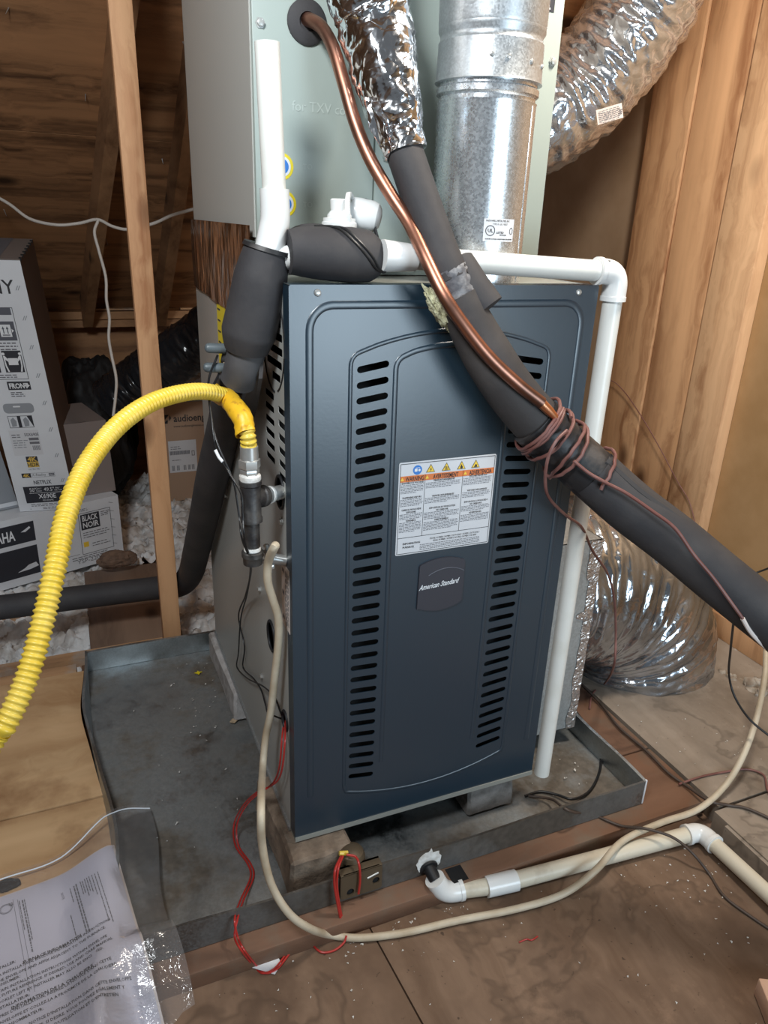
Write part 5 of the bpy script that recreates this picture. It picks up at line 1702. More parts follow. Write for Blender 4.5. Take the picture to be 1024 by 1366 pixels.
ld = thing('lower_flex_duct', 'large silver flexible duct bending from return box into the floor', 'duct', (1.15, 0.42, 0.0))
CYD = 0.430
ctr = [Vector((0.752, CYD, 0.302)), Vector((0.85, CYD, 0.299)), Vector((0.97, CYD, 0.275)), Vector((1.08, CYD, 0.215)), Vector((1.155, CYD, 0.12)), Vector((1.185, CYD, 0.02)), Vector((1.19, CYD, -0.06))]
ld_m = flexduct(ctr, 0.222, 0.045, 0.006, 0.0075, 5, 128)
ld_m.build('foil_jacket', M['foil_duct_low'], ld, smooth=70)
ud = thing('upper_flex_duct', 'crinkled silver flexible duct leaving the coil cabinet to upper right', 'duct', at(850, 60, d=1.9))
uc = path(Vector((0.30, 0.955, 1.25)), (650, 190, 2.08), (720, 160, 2.03), (775, 120, 2.0), (825, 60, 1.95), (865, -5, 1.90), (895, -70, 1.85))
flexduct(uc, 0.132, 0.034, 0.007, 0.0070, 17, 110).build('foil_jacket', M['foil_duct'], ud, smooth=70)
# paper tag on the upper duct
tq = at(813, 152, d=1.86)
tn = (CAM - tq).normalized()
b = MB()
tx = (at(831, 148, d=1.86) - at(797, 158, d=1.86)).normalized()
ty = tn.cross(tx).normalized()
b.prism(rect(-0.034, -0.017, 0.034, 0.017), lambda x, y, t: tq + tx * x + ty * y + tn * (t - 0.010 * (x / 0.034) ** 2), 0, 0.001)
tgm = b.build('duct_tag', M['label_pink'], ud)
b = MB()
r5 = random.Random(3)
for k in range(6):
    x = -0.028
    while x < 0.026:
        w_ = r5.uniform(0.004, 0.012)
        b.flat(rect(x, 0.010 - k * 0.0042, x + w_, 0.0118 - k * 0.0042), lambda x, y: tq + tx * x + ty * y + tn * (0.0022 - 0.010 * (x / 0.034) ** 2))
        x += w_ + 0.002
b.build('tag_print', M['ink_grey'], tgm, smooth=0, kind='stuff')

wire_thing('wire_scrap', 'short red wire scrap on the bare plywood floor in front', 'wire', path((692, 1257, 'Z', G - 0.001), (702, 1253, 'Z', G - 0.001), (709, 1254, 'Z', G - 0.001), (717, 1249, 'Z', G - 0.001)), 0.0013, 'wire_red', 6)
p = at(264, 898, Z=0.004)
b = MB().prism([(-0.010, 0.002), (-0.003, -0.004), (0.002, -0.010), (0.005, -0.002), (0.012, 0.001), (0.003, 0.004), (0.001, 0.010), (-0.003, 0.003)], lambda x, y, t: (p.x + x, p.y + y, 0.005 + t), 0, 0.001)
tag(b.build('yellow_scrap', M['sticker_yellow']), 'tiny pale yellow scrap at the back of the pan', 'scrap')
# ------------------------------------------------------------------ cartons at the left
def hexa(b, c):
    """8 corners: front bl, br, tr, tl then back bl, br, tr, tl"""
    return b.add(c, [(0, 1, 2, 3), (5, 4, 7, 6), (4, 0, 3, 7), (1, 5, 6, 2), (3, 2, 6, 7), (4, 5, 1, 0)])


class Face:
    """printing on a flat face: o lower left corner, u and v unit vectors, n outward"""
    def __init__(self, o, u, v):
        self.o, self.u, self.v = Vector(o), Vector(u).normalized(), Vector(v).normalized()
        self.n = self.u.cross(self.v).normalized()
        self.ink = {}

    def fn(self, k=1):
        return lambda x, y, t=0.0: self.o + self.u * x + self.v * y + self.n * (0.0005 * k + t)

    def mb(self, m):
        return self.ink.setdefault(m, MB())

    def rect(self, m, x0, y0, x1, y1, k=1, fine=False):
        b = self.mb(m) if fine else self.own(m)
        b.flat(rect(x0, y0, x1, y1), self.fn(k))
        return self

    def own(self, m):
        b = MB()
        self.ink[(m, len(self.ink))] = b
        return b

    def poly(self, m, pts, k=1, fine=True):
        b = self.mb(m) if fine else self.own(m)
        b.flat(pts, self.fn(k))
        return self

    def frame(self, m, x0, y0, x1, y1, w, k=1):
        for r in ((x0, y0, x1, y0 + w), (x0, y1 - w, x1, y1), (x0, y0 + w, x0 + w, y1 - w), (x1 - w, y0 + w, x1, y1 - w)):
            self.rect(m, *r, k=k, fine=True)
        return self

    def text(self, m, s, size, x, y, k=2, **kw):
        f = self.fn(k)
        self.mb(m).text(s, size, lambda px, py: f(x + px, y + py), **kw)
        return self

    def lines(self, m, x0, x1, y, n, step, h, r, k=2, wmin=0.006, wmax=0.02):
        for i in range(n):
            x = x0
            end = x1 - r.uniform(0, 0.25) * (x1 - x0)
            while x < end:
                w = min(end - x, r.uniform(wmin, wmax))
                self.rect(m, x, y - i * step, x + w, y - i * step + h, k, fine=True)
                x += w + 0.003
        return self

    def build(self, parent, names):
        for key, b in self.ink.items():
            if isinstance(key, tuple):
                b.build({'print_white': 'white_print', 'print_dark': 'dark_panel', 'print_grey': 'grey_panel', 'ink_grey': 'bar', 'print_gold': 'gold_panel', 'label_white': 'address_label', 'carton_white': 'white_patch', 'print_yellow': 'yellow_mark'}.get(key[0], 'printed_patch'), M[key[0]], parent, smooth=0)
            else:
                b.build(names.get(key, 'printing'), M[key], parent, smooth=0, kind='stuff')


r7 = random.Random(21)
# wide low white carton
ybr = Vector((-0.187, 1.706, -0.05))
yu = Vector((0.386, 0.150, 0)).normalized()
yn = Vector((-yu.y, yu.x, 0))
YW, YH, YD = 0.86, 0.251, 0.42
c0 = ybr - yu * YW
up_ = Vector((0, 0, YH))
wide = thing('white_carton', 'wide white soundbar carton on the insulation under the tall box', 'carton', c0 + yu * YW / 2)
hexa(MB(), [c0, ybr, ybr + up_, c0 + up_, c0 + yn * YD, ybr + yn * YD, ybr + yn * YD + up_, c0 + yn * YD + up_]).build('carton_body', M['carton_white'], wide, smooth=0)
F = Face(ybr - yu * 0.44, yu, (0, 0, 1))      # local x 0.44 is the right edge
ez = 0.05                                      # the part sunk in the insulation
F.rect('print_dark', -0.40, 0.155, 0.131, 0.228)
F.rect('print_dark', -0.40, 0.030, 0.131, 0.138)
F.text('print_white', 'YAMAHA', 0.052, 0.064, 0.172, bold=0.0012, wide=0.56, align='RIGHT')
F.poly('carton_white', [(0.055, 0.050), (0.10, 0.052), (0.128, 0.058), (0.120, 0.074), (0.095, 0.070), (0.08, 0.060)], k=2)
F.poly('carton_white', [(0.085, 0.196), (0.115, 0.212), (0.118, 0.205), (0.10, 0.194)], k=3)
F.frame('print_dark', 0.285, 0.050, 0.405, 0.212, 0.0018)
F.rect('print_dark', 0.292, 0.146, 0.362, 0.206)
F.text('print_white', 'BLACK', 0.030, 0.297, 0.180, bold=0.0006, wide=0.62)
F.text('print_white', 'NOIR', 0.030, 0.297, 0.153, bold=0.0006, wide=0.80)
F.lines('ink_grey', 0.368, 0.402, 0.200, 3, 0.007, 0.003, r7)
F.lines('ink_grey', 0.295, 0.395, 0.132, 3, 0.009, 0.003, r7)
F.rect('print_yellow', 0.293, 0.078, 0.312, 0.098)
F.lines('ink_grey', 0.325, 0.396, 0.085, 2, 0.010, 0.003, r7)
F.lines('ink_grey', 0.245, 0.42, 0.042, 2, 0.008, 0.003, r7)
F.text('ink_grey', 'YSP-2200', 0.022, 0.262, 0.018, wide=1.15)
F.rect('ink_grey', 0.14, 0.055, 0.275, 0.0565)
F.lines('ink_grey', 0.285, 0.33, 0.226, 2, 0.006, 0.0025, r7)
for k in range(6):
    F.poly('ink_grey', [(0.402, 0.232 - k * 0.033), (0.418, 0.226 - k * 0.033), (0.418, 0.2245 - k * 0.033), (0.402, 0.230 - k * 0.033)])
F.build(wide, {'print_dark': 'dark_print', 'print_white': 'white_lettering', 'carton_white': 'torn_patch', 'ink_grey': 'fine_print', 'print_yellow': 'yellow_mark', 'print_grey': 'grey_print'})

# tall narrow white television carton leaning a little
ZT = ybr.z + YH
fbr = at(102, 678, Z=ZT + 0.001)
phi = math.radians(-6)
tu = Vector((math.cos(phi), math.sin(phi), 0))
tn_ = Vector((-tu.y, tu.x, 0))
TW, TH, TD = 0.182, 0.835, 0.34
lean = Vector((-0.083, -0.012, 1)).normalized()
fbl = fbr - tu * TW + Vector((0, 0, 0.001))
bk = tn_ * TD + Vector((0, 0, 0.012))
tv = thing('tall_white_carton', 'tall narrow white television carton with brown side on top of wide carton', 'carton', fbr - tu * TW / 2)
tc_ = [fbl, fbr, fbr + lean * TH, fbl + lean * TH]
tcb = [p + bk + (Vector((0, 0, 0.035)) if i > 1 else Vector()) for i, p in enumerate(tc_)]
hexa(MB(), [p + tn_ * 0.0015 for p in tc_] + tcb).build('carton_body', M['carton_brown'], tv, smooth=0)
MB().add(tc_ + [p + tn_ * 0.0012 for p in tc_], [(0, 1, 2, 3), (7, 6, 5, 4), (0, 4, 5, 1), (1, 5, 6, 2), (2, 6, 7, 3), (3, 7, 4, 0)]).build('front_face', M['carton_white'], tv, smooth=0)
tl = [tc_[3], tc_[2], tcb[2], tcb[3]]
MB().add([p + Vector((0, 0, 0.001)) for p in tl] + [p + Vector((0, 0, 0.003)) for p in tl], [(3, 2, 1, 0), (4, 5, 6, 7), (0, 1, 5, 4), (1, 2, 6, 5), (2, 3, 7, 6), (3, 0, 4, 7)]).build('top_flap', M['carton_flap'], tv, smooth=0)
tape = MB()
m0, m1 = (tl[0] + tl[1]) / 2, (tl[2] + tl[3]) / 2
hw = tu * 0.030
tape.add([m0 - hw + Vector((0, 0, .0036)), m0 + hw + Vector((0, 0, .0036)), m1 + hw + Vector((0, 0, .0036)), m1 - hw + Vector((0, 0, .0036))], [(0, 1, 2, 3)])
tape.build('packing_tape', M['ink_grey'], tv, smooth=0)
notch = MB()
for k in range(7):
    q = tc_[2].lerp(tcb[2], 0.06 + 0.14 * k)
    notch.box((-0.006, -0.010, -0.004), (0.002, 0.010, 0.0055), Matrix.Translation(q))
notch.build('edge_notches', M['black_void'], tv, smooth=0, kind='stuff')
F = Face(fbl, tu, lean)
W_, H_ = TW, TH
# heights run from the lower edge
F.text('ink', 'SONY', 0.060, 0.148, 0.735, align='RIGHT', wide=0.92, bold=0.0004)
F.frame('print_dark', 0.0, 0.465, 0.128, 0.693, 0.0016)
F.rect('print_grey', 0.004, 0.670, 0.122, 0.693)
F.rect('print_grey', 0.066, 0.590, 0.122, 0.650)
F.rect('print_white', 0.078, 0.602, 0.110, 0.640, k=2)
F.poly('print_white', [(0.070, 0.621), (0.076, 0.627), (0.076, 0.615)], k=2)
F.poly('print_white', [(0.118, 0.621), (0.112, 0.615), (0.112, 0.627)], k=2)
for dx in (0.088, 0.100):
    F.rect('print_grey', dx - 0.0015, 0.612, dx + 0.0015, 0.628, k=3, fine=True)
    F.poly('print_grey', [(dx - 0.004, 0.626), (dx + 0.004, 0.626), (dx, 0.635)], k=3)
F.rect('print_grey', 0.083, 0.606, 0.105, 0.609, k=3, fine=True)
F.lines('ink_grey', 0.066, 0.124, 0.580, 3, 0.010, 0.004, r7)
F.rect('print_dark', 0.066, 0.488, 0.122, 0.558)
F.rect('print_white', 0.080, 0.512, 0.108, 0.534, k=2)
for sx in (0.070, 0.118):
    F.poly('print_white', circle(sx, 0.548, 0.0045, n=10), k=2)
    s_ = 1 if sx < 0.09 else -1
    F.poly('print_white', [(sx - 0.002 * s_, 0.542), (sx + 0.003 * s_, 0.542), (sx + 0.012 * s_, 0.528), (sx + 0.010 * s_, 0.522), (sx + 0.002 * s_, 0.530), (sx + 0.003 * s_, 0.510), (sx + 0.008 * s_, 0.490), (sx + 0.003 * s_, 0.490), (sx - 0.001 * s_, 0.508)], k=2)
F.rect('print_dark', 0.0, 0.488, 0.052, 0.558)
F.rect('print_grey', 0.0, 0.590, 0.052, 0.650)
F.lines('ink_grey', 0.0, 0.122, 0.478, 2, 0.007, 0.003, r7)
F.rect('print_dark', 0.060, 0.430, 0.128, 0.458)
F.text('print_white', 'FRONT', 0.0235, 0.064, 0.4355, bold=0.0008, wide=0.74)
F.poly('print_white', [(0.108, 0.441), (0.117, 0.441), (0.117, 0.436), (0.126, 0.444), (0.117, 0.452), (0.117, 0.447), (0.108, 0.447)], k=2)
F.lines('ink_grey', 0.064, 0.106, 0.420, 3, 0.006, 0.003, r7)
F.mb('carton_grey').flat(rrect(0.030, 0.352, 0.122, 0.385, 0.012), F.fn(1))
F.mb('print_white').flat(rrect(0.060, 0.372, 0.082, 0.377, 0.0024), F.fn(2))
F.frame('print_dark', 0.036, 0.302, 0.110, 0.343, 0.0014)
F.rect('print_dark', 0.064, 0.303, 0.074, 0.342).poly('print_dark', [(0.094, 0.342), (0.109, 0.342), (0.109, 0.303)])
for x0 in (0.040, 0.078):
    F.poly('carton_grey', [(x0 + 0.004, 0.306), (x0 + 0.018, 0.308), (x0 + 0.020, 0.325), (x0 + 0.012, 0.338), (x0 + 0.003, 0.330)], k=2)
F.rect('label_white', 0.028, 0.205, 0.118, 0.293)
F.text('ink_grey', '50X690E', 0.015, 0.073, 0.272, bold=0.0003, wide=0.8)
F.lines('ink_grey', 0.034, 0.068, 0.276, 2, 0.008, 0.003, r7)
F.rect('ink_grey', 0.084, 0.257, 0.114, 0.266, k=2).rect('ink_grey', 0.084, 0.244, 0.114, 0.252, k=2)
for k in range(7):
    F.rect('ink_grey', 0.090 + k * 0.0034, 0.222, 0.090 + k * 0.0034 + 0.0018, 0.238, k=2, fine=True)
F.lines('carton_grey', 0.034, 0.08, 0.256, 4, 0.008, 0.003, r7)
F.rect('print_dark', 0.060, 0.181, 0.096, 0.200)
F.text('print_gold', '4K', 0.021, 0.078, 0.183, align='CENTER', bold=0.0007, wide=1.1)
F.rect('print_gold', 0.060, 0.161, 0.096, 0.181)
F.text('print_dark', 'HDR', 0.0195, 0.078, 0.1635, align='CENTER', wide=0.92, bold=0.0002)
F.text('ink_grey', 'ULTRA HD', 0.0085, 0.078, 0.1515, align='CENTER', wide=0.9)
F.rect('print_dark', 0.034, 0.124, 0.062, 0.140)
F.text('print_gold', '4K', 0.0155, 0.048, 0.1265, align='CENTER', bold=0.0005, wide=1.1)
F.frame('ink_grey', 0.062, 0.124, 0.138, 0.140, 0.0008)
F.text('ink_grey', 'X-Reality', 0.0135, 0.066, 0.1285, wide=0.86)
F.rect('print_grey', 0.119, 0.127, 0.136, 0.137)
F.text('print_white', 'PRO', 0.008, 0.1275, 0.1292, align='CENTER', wide=0.85)
F.text('print_dark', 'NETFLIX', 0.0200, 0.093, 0.0985, align='CENTER', bold=0.0003, wide=0.74)
F.rect('print_dark', 0.028, 0.032 - 0.002, 0.164, 0.091)
F.text('print_white', '50"', 0.0195, 0.046, 0.0715, wide=0.82)
F.text('print_white', 'Class /', 0.0085, 0.067, 0.0800, wide=0.8)
F.text('print_white', 'Classe', 0.0085, 0.067, 0.0715, wide=0.8)
F.text('print_white', '49.5"', 0.0195, 0.092, 0.0715, wide=0.82)
F.text('print_white', 'diag /', 0.0085, 0.129, 0.0800, wide=0.8)
F.text('print_white', '125,7 cm', 0.0085, 0.124, 0.0715, wide=0.8)
F.rect('print_white', 0.044, 0.0655, 0.152, 0.0668, k=2)
F.text('print_white', 'X690E', 0.0235, 0.098, 0.0455, align='CENTER', wide=0.88, bold=0.0002)
F.text('print_white', 'KD-50X690E', 0.0080, 0.098, 0.0355, align='CENTER', wide=0.8)
F.lines('ink_grey', 0.040, 0.165, 0.023, 2, 0.006, 0.0022, r7)
F.lines('ink_grey', 0.075, 0.135, 0.010, 2, 0.005, 0.0018, r7)
F.rect('print_dark', 0.035, 0.006, 0.0366, 0.009)
for k in range(8):
    y = 0.745 - k * 0.092
    for q in (0, 0.006):
        F.poly('carton_grey', [(0.150 + q, y), (0.1525 + q, y), (0.160 + q, y + 0.014), (0.1575 + q, y + 0.014)])
F.build(tv, {'print_dark': 'dark_print', 'print_white': 'white_lettering', 'ink_grey': 'fine_print', 'ink': 'maker_lettering', 'print_gold': 'gold_print', 'carton_grey': 'grey_print', 'label_white': 'address_label', 'print_grey': 'grey_print'})

# carton standing behind on the wide box, and another left of the tall one
cb_ = Vector((-0.19, 1.755, ZT + 0.001))
q = thing('brown_carton', 'plain brown grey carton standing behind the tall white one', 'carton', cb_)
b = MB()
du, dn = Vector((0.97, 0.24, 0)), Vector((-0.24, 0.97, 0))
bl = cb_ - du * 0.18
hexa(b, [bl, cb_, cb_ + Vector((-0.01, 0, 0.275)), bl + Vector((-0.01, 0, 0.275)), bl + dn * 0.3, cb_ + dn * 0.3, cb_ + dn * 0.3 + Vector((-0.01, 0, 0.275)), bl + dn * 0.3 + Vector((-0.01, 0, 0.275))])
b.build('carton_body', mat('carton_taupe', (0.24, 0.20, 0.185), 0.8), q, smooth=0)
b = MB()
t0 = (bl + cb_) / 2 + Vector((-0.01, 0, 0.277))
b.add([t0 - du * 0.02, t0 + du * 0.02, t0 + du * 0.02 + dn * 0.3, t0 - du * 0.02 + dn * 0.3], [(0, 1, 2, 3)])
b.build('packing_tape', M['carton_flap'], q, smooth=0)
gc = thing('grey_carton', 'blue grey carton left of the tall white one, cut off by the frame', 'carton', (-0.75, 1.7, ZT))
br_ = fbl + Vector((-0.006, 0.05, 0.001))
bl = br_ - yu * 0.36
l3 = Vector((-0.06, 0, 0.42))
hexa(MB(), [bl, br_, br_ + l3, bl + l3, bl + yn * 0.26, br_ + yn * 0.26, br_ + yn * 0.26 + l3, bl + yn * 0.26 + l3]).build('carton_body', M['carton_grey'], gc, smooth=0)
b = MB()
b.add([bl + l3 * 0.02 + yn * -0.001, br_ + l3 * 0.02 + yn * -0.001, br_ + l3 * 0.055 + yn * -0.001, bl + l3 * 0.055 + yn * -0.001], [(0, 1, 2, 3)])
b.build('edge_flap', M['carton_white'], gc, smooth=0)

# kraft speaker carton behind the post
AY = 2.26
al, ar = at(203, 650, Y=AY), at(305, 640, Y=AY)
ax0, ax1, az0, az1 = -0.005, 0.40, -0.06, 0.405
au = thing('kraft_carton', 'brown kraft speaker carton with shipping label behind the wooden post', 'carton', ((ax0 + ax1) / 2, AY + 0.15, az0))
MB().box((ax0, AY, az0), (ax1, AY + 0.30, az1), bevel=0.003).build('carton_body', M['carton_kraft'], au)
MB().add([Vector((ax0, AY - 0.001, az1)), Vector((ax1, AY - 0.001, az1)), Vector((ax1, AY + 0.10, az1 + 0.115)), Vector((ax0, AY + 0.10, az1 + 0.115)), Vector((ax0, AY + 0.103, az1 + 0.115)), Vector((ax1, AY + 0.103, az1 + 0.115)), Vector((ax1, AY + 0.003, az1)), Vector((ax0, AY + 0.003, az1))],
         [(0, 1, 2, 3), (3, 2, 5, 4), (4, 5, 6, 7), (7, 6, 1, 0), (1, 6, 5, 2), (0, 3, 4, 7)]).build('open_flap', M['carton_grey'], au, smooth=0)
F = Face((ax0, AY, az0), (1, 0, 0), (0, 0, 1))
lp = at(229, 563, Y=AY)
tx_, tz_ = lp.x - ax0, lp.z - az0
F.text('ink', 'audioengine', 0.045, tx_ + 0.008, tz_, wide=0.86, bold=0.0008)
F.text('ink', 'www.audioengineusa.com', 0.0165, tx_ + 0.006, tz_ - 0.026, wide=0.86)
F.poly('ink', [(tx_ - 0.038, tz_ + 0.004), (tx_ - 0.022, tz_ + 0.020), (tx_ - 0.010, tz_ + 0.034), (tx_ - 0.026, tz_ + 0.034), (tx_ - 0.038, tz_ + 0.022)])
F.poly('ink', [(tx_ - 0.034, tz_ - 0.006), (tx_ - 0.018, tz_ - 0.006), (tx_ - 0.016, tz_ + 0.010), (tx_ - 0.024, tz_ + 0.008)])
F.poly('ink', [(tx_ - 0.009, tz_ + 0.004), (tx_ - 0.002, tz_ + 0.018), (tx_ - 0.006, tz_ + 0.032), (tx_ - 0.010, tz_ + 0.020)])
l0, l1 = at(227, 631, Y=AY), at(261, 586, Y=AY)
X0, X1, Z0, Z1 = l0.x - ax0, l1.x - ax0, l0.z - az0, l1.z - az0
F.rect('label_white', X0, Z0, X1, Z1)
LWd, LHt = X1 - X0, Z1 - Z0
xx = X0 + 0.04 * LWd
while xx < X0 + 0.76 * LWd:
    w_ = r7.uniform(0.0015, 0.004)
    F.rect('ink_grey', xx, Z0 + 0.56 * LHt, xx + w_, Z0 + 0.68 * LHt, k=2, fine=True)
    xx += w_ + 0.0012
for xf in (0.08, 0.26, 0.50, 0.66, 0.80):
    for q_ in range(3):
        F.rect('ink_grey', X0 + (xf + 0.035 * q_) * LWd, Z0 + 0.06 * LHt, X0 + (xf + 0.035 * q_ + 0.02) * LWd, Z0 + 0.22 * LHt, k=2, fine=True)
F.frame('ink_grey', X0 + 0.82 * LWd, Z0 + 0.50 * LHt, X0 + 0.93 * LWd, Z0 + 0.66 * LHt, 0.003, k=2)
F.lines('ink_grey', X0 + 0.08 * LWd, X0 + 0.5 * LWd, Z0 + 0.80 * LHt, 2, 0.010, 0.003, r7)
F.lines('ink_grey', X0 + 0.10 * LWd, X0 + 0.45 * LWd, Z0 + 0.38 * LHt, 1, 0.010, 0.003, r7)
F.build(au, {'ink': 'lettering', 'ink_grey': 'label_print', 'label_white': 'shipping_label'})

# glossy black duct and a dark plastic bundle in the eaves
bd_ = thing('black_flex_duct', 'glossy black flexible duct passing behind the furnace at the eaves', 'duct', at(240, 475, d=2.9))
flexduct(path((150, 540, 2.98), (195, 505, 2.95), (235, 478, 2.9), (275, 448, 2.86), (330, 410, 2.8)), 0.105, 0.05, 0.012, 0.006, 40, 48).build('plastic_jacket', M['gloss_black'], bd_, smooth=70)


def lump(name, label, c, s, m, seed, cat='bundle'):
    bm = bmesh.new()
    bmesh.ops.create_icosphere(bm, subdivisions=5, radius=1.0)
    for v in bm.verts:
        d = 1 + 0.25 * noise.noise(v.co * 1.6 + Vector((seed, 0, 0))) + 0.10 * (1 - 2 * abs(noise.noise(v.co * 4 + Vector((0, seed, 0))))) + 0.04 * noise.noise(v.co * 11)
        v.co = Vector((c[0] + v.co.x * d * s[0], c[1] + v.co.y * d * s[1], max(c[2] + v.co.z * d * s[2], c[2] - s[2] * 0.92)))
    o = MB().bm(bm).build(name, m, smooth=60)
    tag(o, label, cat)


bc = at(140, 545, Y=2.45)
lump('plastic_bundle', 'black plastic bundle in shadow between the white cartons and post', (bc.x - 0.05, 2.47, 0.24), (0.16, 0.16, 0.32), M['bag_black'], 5)
bc = at(155, 738, Z=-0.01)
lump('cardboard_scrap', 'crumpled brown scrap lying against the wide carton corner', (bc.x + 0.0, bc.y - 0.10, 0.012), (0.065, 0.035, 0.030), M['scrap'], 9, 'scrap')

# ------------------------------------------------------------------ clear bag of papers, lower left
def zs(x, y):
    base = 0.052
    t = max(0.0, min(1.0, (x + 0.42) / 0.085))
    z = base + (0.072 - base) * t * t * (3 - 2 * t)
    if x > -0.330:
        z -= 0.55 * (x + 0.330)
    if x > -0.36:
        g = math.exp(-((y + 0.085) / 0.05) ** 2) if y > -0.085 else 1.0
        z = max(z, 0.071 * g)
        if y < -0.095:
            z -= (0.55 * min(0.16, -0.095 - y)) * min(1.0, (x + 0.36) / 0.05)
    return z + 0.0015 * math.sin(x * 22 + y * 9)


bag = thing('document_bag', 'clear zip bag of printed papers lying over pan edge at lower left', 'bag', (-0.40, -0.05, 0.05))
pc0 = at(150, 1130, Z=0.066)
pa = math.radians(9.5)
pu, pv = Vector((math.cos(pa), math.sin(pa), 0)), Vector((-math.sin(pa), math.cos(pa), 0))


def pmap(u, v, k=0.0):
    p = pc0 + pu * u + pv * v
    return Vector((p.x, p.y, zs(p.x, p.y) + k))


def ploc(px, py):
    p = at(px, py, Z=0.062) - pc0
    return p.dot(pu), p.dot(pv)


nu, nv = 24, 30
U0, U1, VV0, VV1 = -0.27, 0.0, -0.37, 0.0
b = MB()
b.add([pmap(U0 + (U1 - U0) * i / nu + 0.10 * (VV0 * j / nv) * 0.3, VV0 * j / nv - 0.006 * math.sin(PI * i / nu), 0.0015) for j in range(nv + 1) for i in range(nu + 1)],
      [(j * (nu + 1) + i, (j + 1) * (nu + 1) + i, (j + 1) * (nu + 1) + i + 1, j * (nu + 1) + i + 1) for j in range(nv) for i in range(nu)])
page = b.build('printed_page', M['paper'], bag, smooth=60)
b = MB()
b.add([pmap(U0 - 0.01 + (U1 + 0.014 - U0) * i / nu + 0.03 * (VV0 * j / nv), VV0 * j / nv - 0.006 * math.sin(PI * i / nu) + 0.003, 0.0003) for j in range(nv + 1) for i in range(nu + 1)],
      [(j * (nu + 1) + i, (j + 1) * (nu + 1) + i, (j + 1) * (nu + 1) + i + 1, j * (nu + 1) + i + 1) for j in range(nv) for i in range(nu)])
b.build('under_page', M['label_pink'], bag, smooth=60)
ink, grey = MB(), MB()


def ptext(s, px, py, size, align='LEFT', bold=0.0, wide=1.0, mb=None, rot=False):
    u, v = ploc(px, py)
    if rot:
        (mb or ink).text(s, size, lambda x, y: pmap(u + y, v - x, 0.0023), align=align, bold=bold, wide=wide, res=1)
    else:
        (mb or ink).text(s, size, lambda x, y: pmap(u + x, v + y, 0.0023), align=align, bold=bold, wide=wide, res=1)


ptext('FURNACE INFORMATION', 70, 1265, 0.0078, 'CENTER', 0.0002)
ptext('INFORMATION DE LA CHAUDIERE', 71, 1317, 0.0078, 'CENTER', 0.0002)
ptext('INSTALLER:', -12, 1294, 0.0070, bold=0.00012)
ptext('AFTER INSTALLATION, ENCLOSE INSTALLATION INSTRUCTIONS', -16, 1305, 0.0070, bold=0.00008, wide=0.92)
ptext('IN THE ENVELOPE AND AFFIX ADJACENT TO THE FURNACE.', -14, 1312, 0.0070, bold=0.00008, wide=0.92)
ptext('CONSUMER:', -10, 1316, 0.0070, bold=0.00012)
ptext('RETAIN INSTALLATION INSTRUCTIONS WITHIN ENVELOPE', -10, 1324, 0.0070, bold=0.00008, wide=0.92)
ptext('FOR FUTURE REFERENCE. IF DESIRED, USE AND CARE MANUAL', -12, 1332, 0.0070, bold=0.00008, wide=0.92)
ptext('BOOKLET LEFT BY INSTALLER MAY ALSO BE ENCLOSED.', -8, 1338, 0.0070, bold=0.00008, wide=0.92)
ptext('INSTALLATEUR:', -8, 1346, 0.0070, bold=0.00012)
ptext("APRES L'INSTALLATION, INSEREZ LA NOTICE DANS CETTE", -6, 1356, 0.0070, bold=0.00008, wide=0.92)
ptext('ENVELOPPE ET COLLEZ-LA A PROXIMITE DE LA CHAUDIERE.', -4, 1364, 0.0070, bold=0.00008, wide=0.92)
ptext('CONSOMMATEUR:', 0, 1370, 0.0070, bold=0.00012)
ptext("GARDEZ LA NOTICE D'INSTALLATION DANS CETTE ENVELOPPE", 2, 1381, 0.0070, bold=0.00008, wide=0.92)
ptext('POUR REFERENCE. SI DESIRE, VOUS POUVEZ EGALEMENT Y', 6, 1388, 0.0070, bold=0.00008, wide=0.92)
ptext("INSERER LE MANUEL D'UTILISATION ET D'ENTRETIEN", 12, 1394, 0.0070, bold=0.00008, wide=0.92)
r8 = random.Random(2)
for (px, py0, py1) in ((24, 1198, 1240), (28, 1197, 1268), (31, 1196, 1255), (92, 1182, 1204), (93, 1218, 1252), (97, 1180, 1250), (100, 1178, 1252), (106, 1176, 1196), (109, 1176, 1194), (112, 1174, 1195), (115, 1173, 1194), (118, 1172, 1192), (122, 1171, 1200), (126, 1170, 1240), (130, 1168, 1244)):
    u, v0 = ploc(px, py0)
    _, v1_ = ploc(px, py1)
    v = v0
    while v > v1_:
        L = r8.uniform(0.003, 0.010)
        ww = 0.0022 if px in (97, 28, 100) else 0.0015
        grey.flat(rect(u, v - L, u + ww, v), lambda x, y: pmap(x, y, 0.0022))
        v -= L + 0.0014
u, v = ploc(60, 1191)
ptext('NOTE', 80, 1187, 0.006, mb=grey, rot=True)
u, v = ploc(7, 1209)
for r0, r1 in ((0.0105, 0.0095), (0.0085, 0.0079)):
    c0_, c1__ = circle(u, v, r0, n=28), circle(u, v, r1, n=28)
    grey.add([pmap(*q_, 0.0023) for q_ in c0_] + [pmap(*q_, 0.0023) for q_ in c1__], [(k, (k + 1) % 28, 28 + (k + 1) % 28, 28 + k) for k in range(28)])
ptext('SP', 11, 1204, 0.009, 'CENTER', 0.0003, rot=True, mb=grey)
for px in (16, 22):
    u, v0 = ploc(px, 1196)
    _, v1_ = ploc(px, 1330)
    grey.flat(rect(u, v1_, u + 0.0006, v0), lambda x, y: pmap(x, y, 0.0022))
ink.build('lettering', M['ink'], page, smooth=0, kind='stuff')
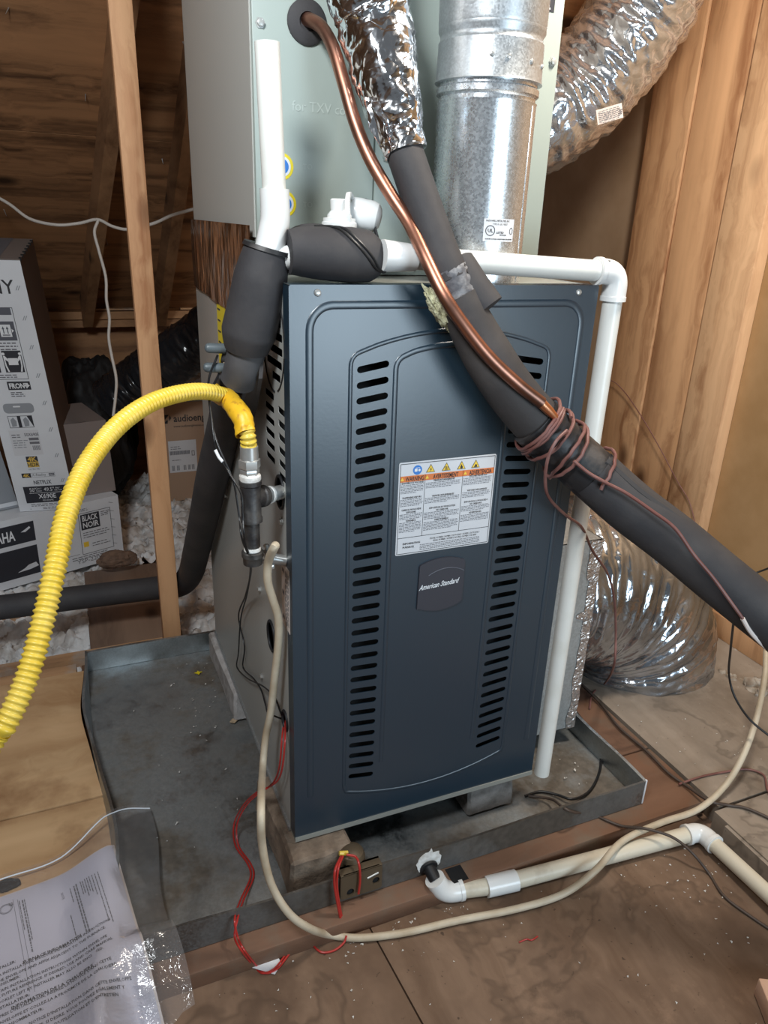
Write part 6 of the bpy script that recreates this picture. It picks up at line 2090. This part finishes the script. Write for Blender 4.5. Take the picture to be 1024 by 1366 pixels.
grey.build('fine_print', M['ink_grey'], page, smooth=0, kind='stuff')
# film: outline in plan, two wrinkled sheets joined at the rim
edge_top = [at(px, py, Z=0.07) for px, py in ((-120, 1205), (0, 1160), (60, 1140), (100, 1118), (137, 1090), (165, 1068), (196, 1054))]
edge_bot = [at(px, py, Z=0.05) for px, py in ((-60, 1480), (40, 1450), (110, 1420), (165, 1392), (205, 1366), (228, 1345), (246, 1326))]
NT, NS_ = 44, 60
et = resample(spline(edge_top, 10), 0.002)
eb = resample(spline(edge_bot, 10), 0.002)
b = MB()
vs = []
for j in range(NS_ + 1):
    t = j / NS_
    for i in range(NT + 1):
        s_ = i / NT
        p = et[int(s_ * (len(et) - 1))].lerp(eb[int(s_ * (len(eb) - 1))], t)
        x, y = p.x + (0.006 * math.sin(t * 9) + 0.012 * (t - 0.75) * (1 if t > 0.75 else 0) * 4 if i == NT else 0), p.y
        e = min(1.0, min(t, 1 - t, 1 - s_) * 8)
        w_ = 0.0050 * e * (0.6 + abs(noise.noise(Vector((x * 9, y * 9, 0)))) + 0.8 * (1 - 2 * abs(noise.noise(Vector((x * 16 + y * 8, y * 14, 4))))) * (1.0 if x > -0.33 else 0.3))
        vs.append(Vector((x, y, max(zs(x, y) + 0.004 + max(0.0, w_), 0.012))))
fs = [(j * (NT + 1) + i, (j + 1) * (NT + 1) + i, (j + 1) * (NT + 1) + i + 1, j * (NT + 1) + i + 1) for j in range(NS_) for i in range(NT)]
b.add(vs, fs)
film = b.build('clear_film', M['film'], bag, smooth=70)
z1 = [et[int(k / 40 * (len(et) - 1))] for k in range(41)]
zip_ = [Vector((p.x + 0.001, p.y - 0.014, zs(p.x, p.y) + 0.008)) for p in z1]
b = MB().tube(zip_, 0.0014, 6)
b.build('zip_strip', M['carton_white'], film)

# black scrap lying under the clear bag
bc = at(8, 1181, Z=0.05)
lump('black_scrap', 'small black scrap lying under the clear bag at left edge', (bc.x, bc.y, 0.050), (0.022, 0.013, 0.004), M['bag_black'], 77, 'scrap')
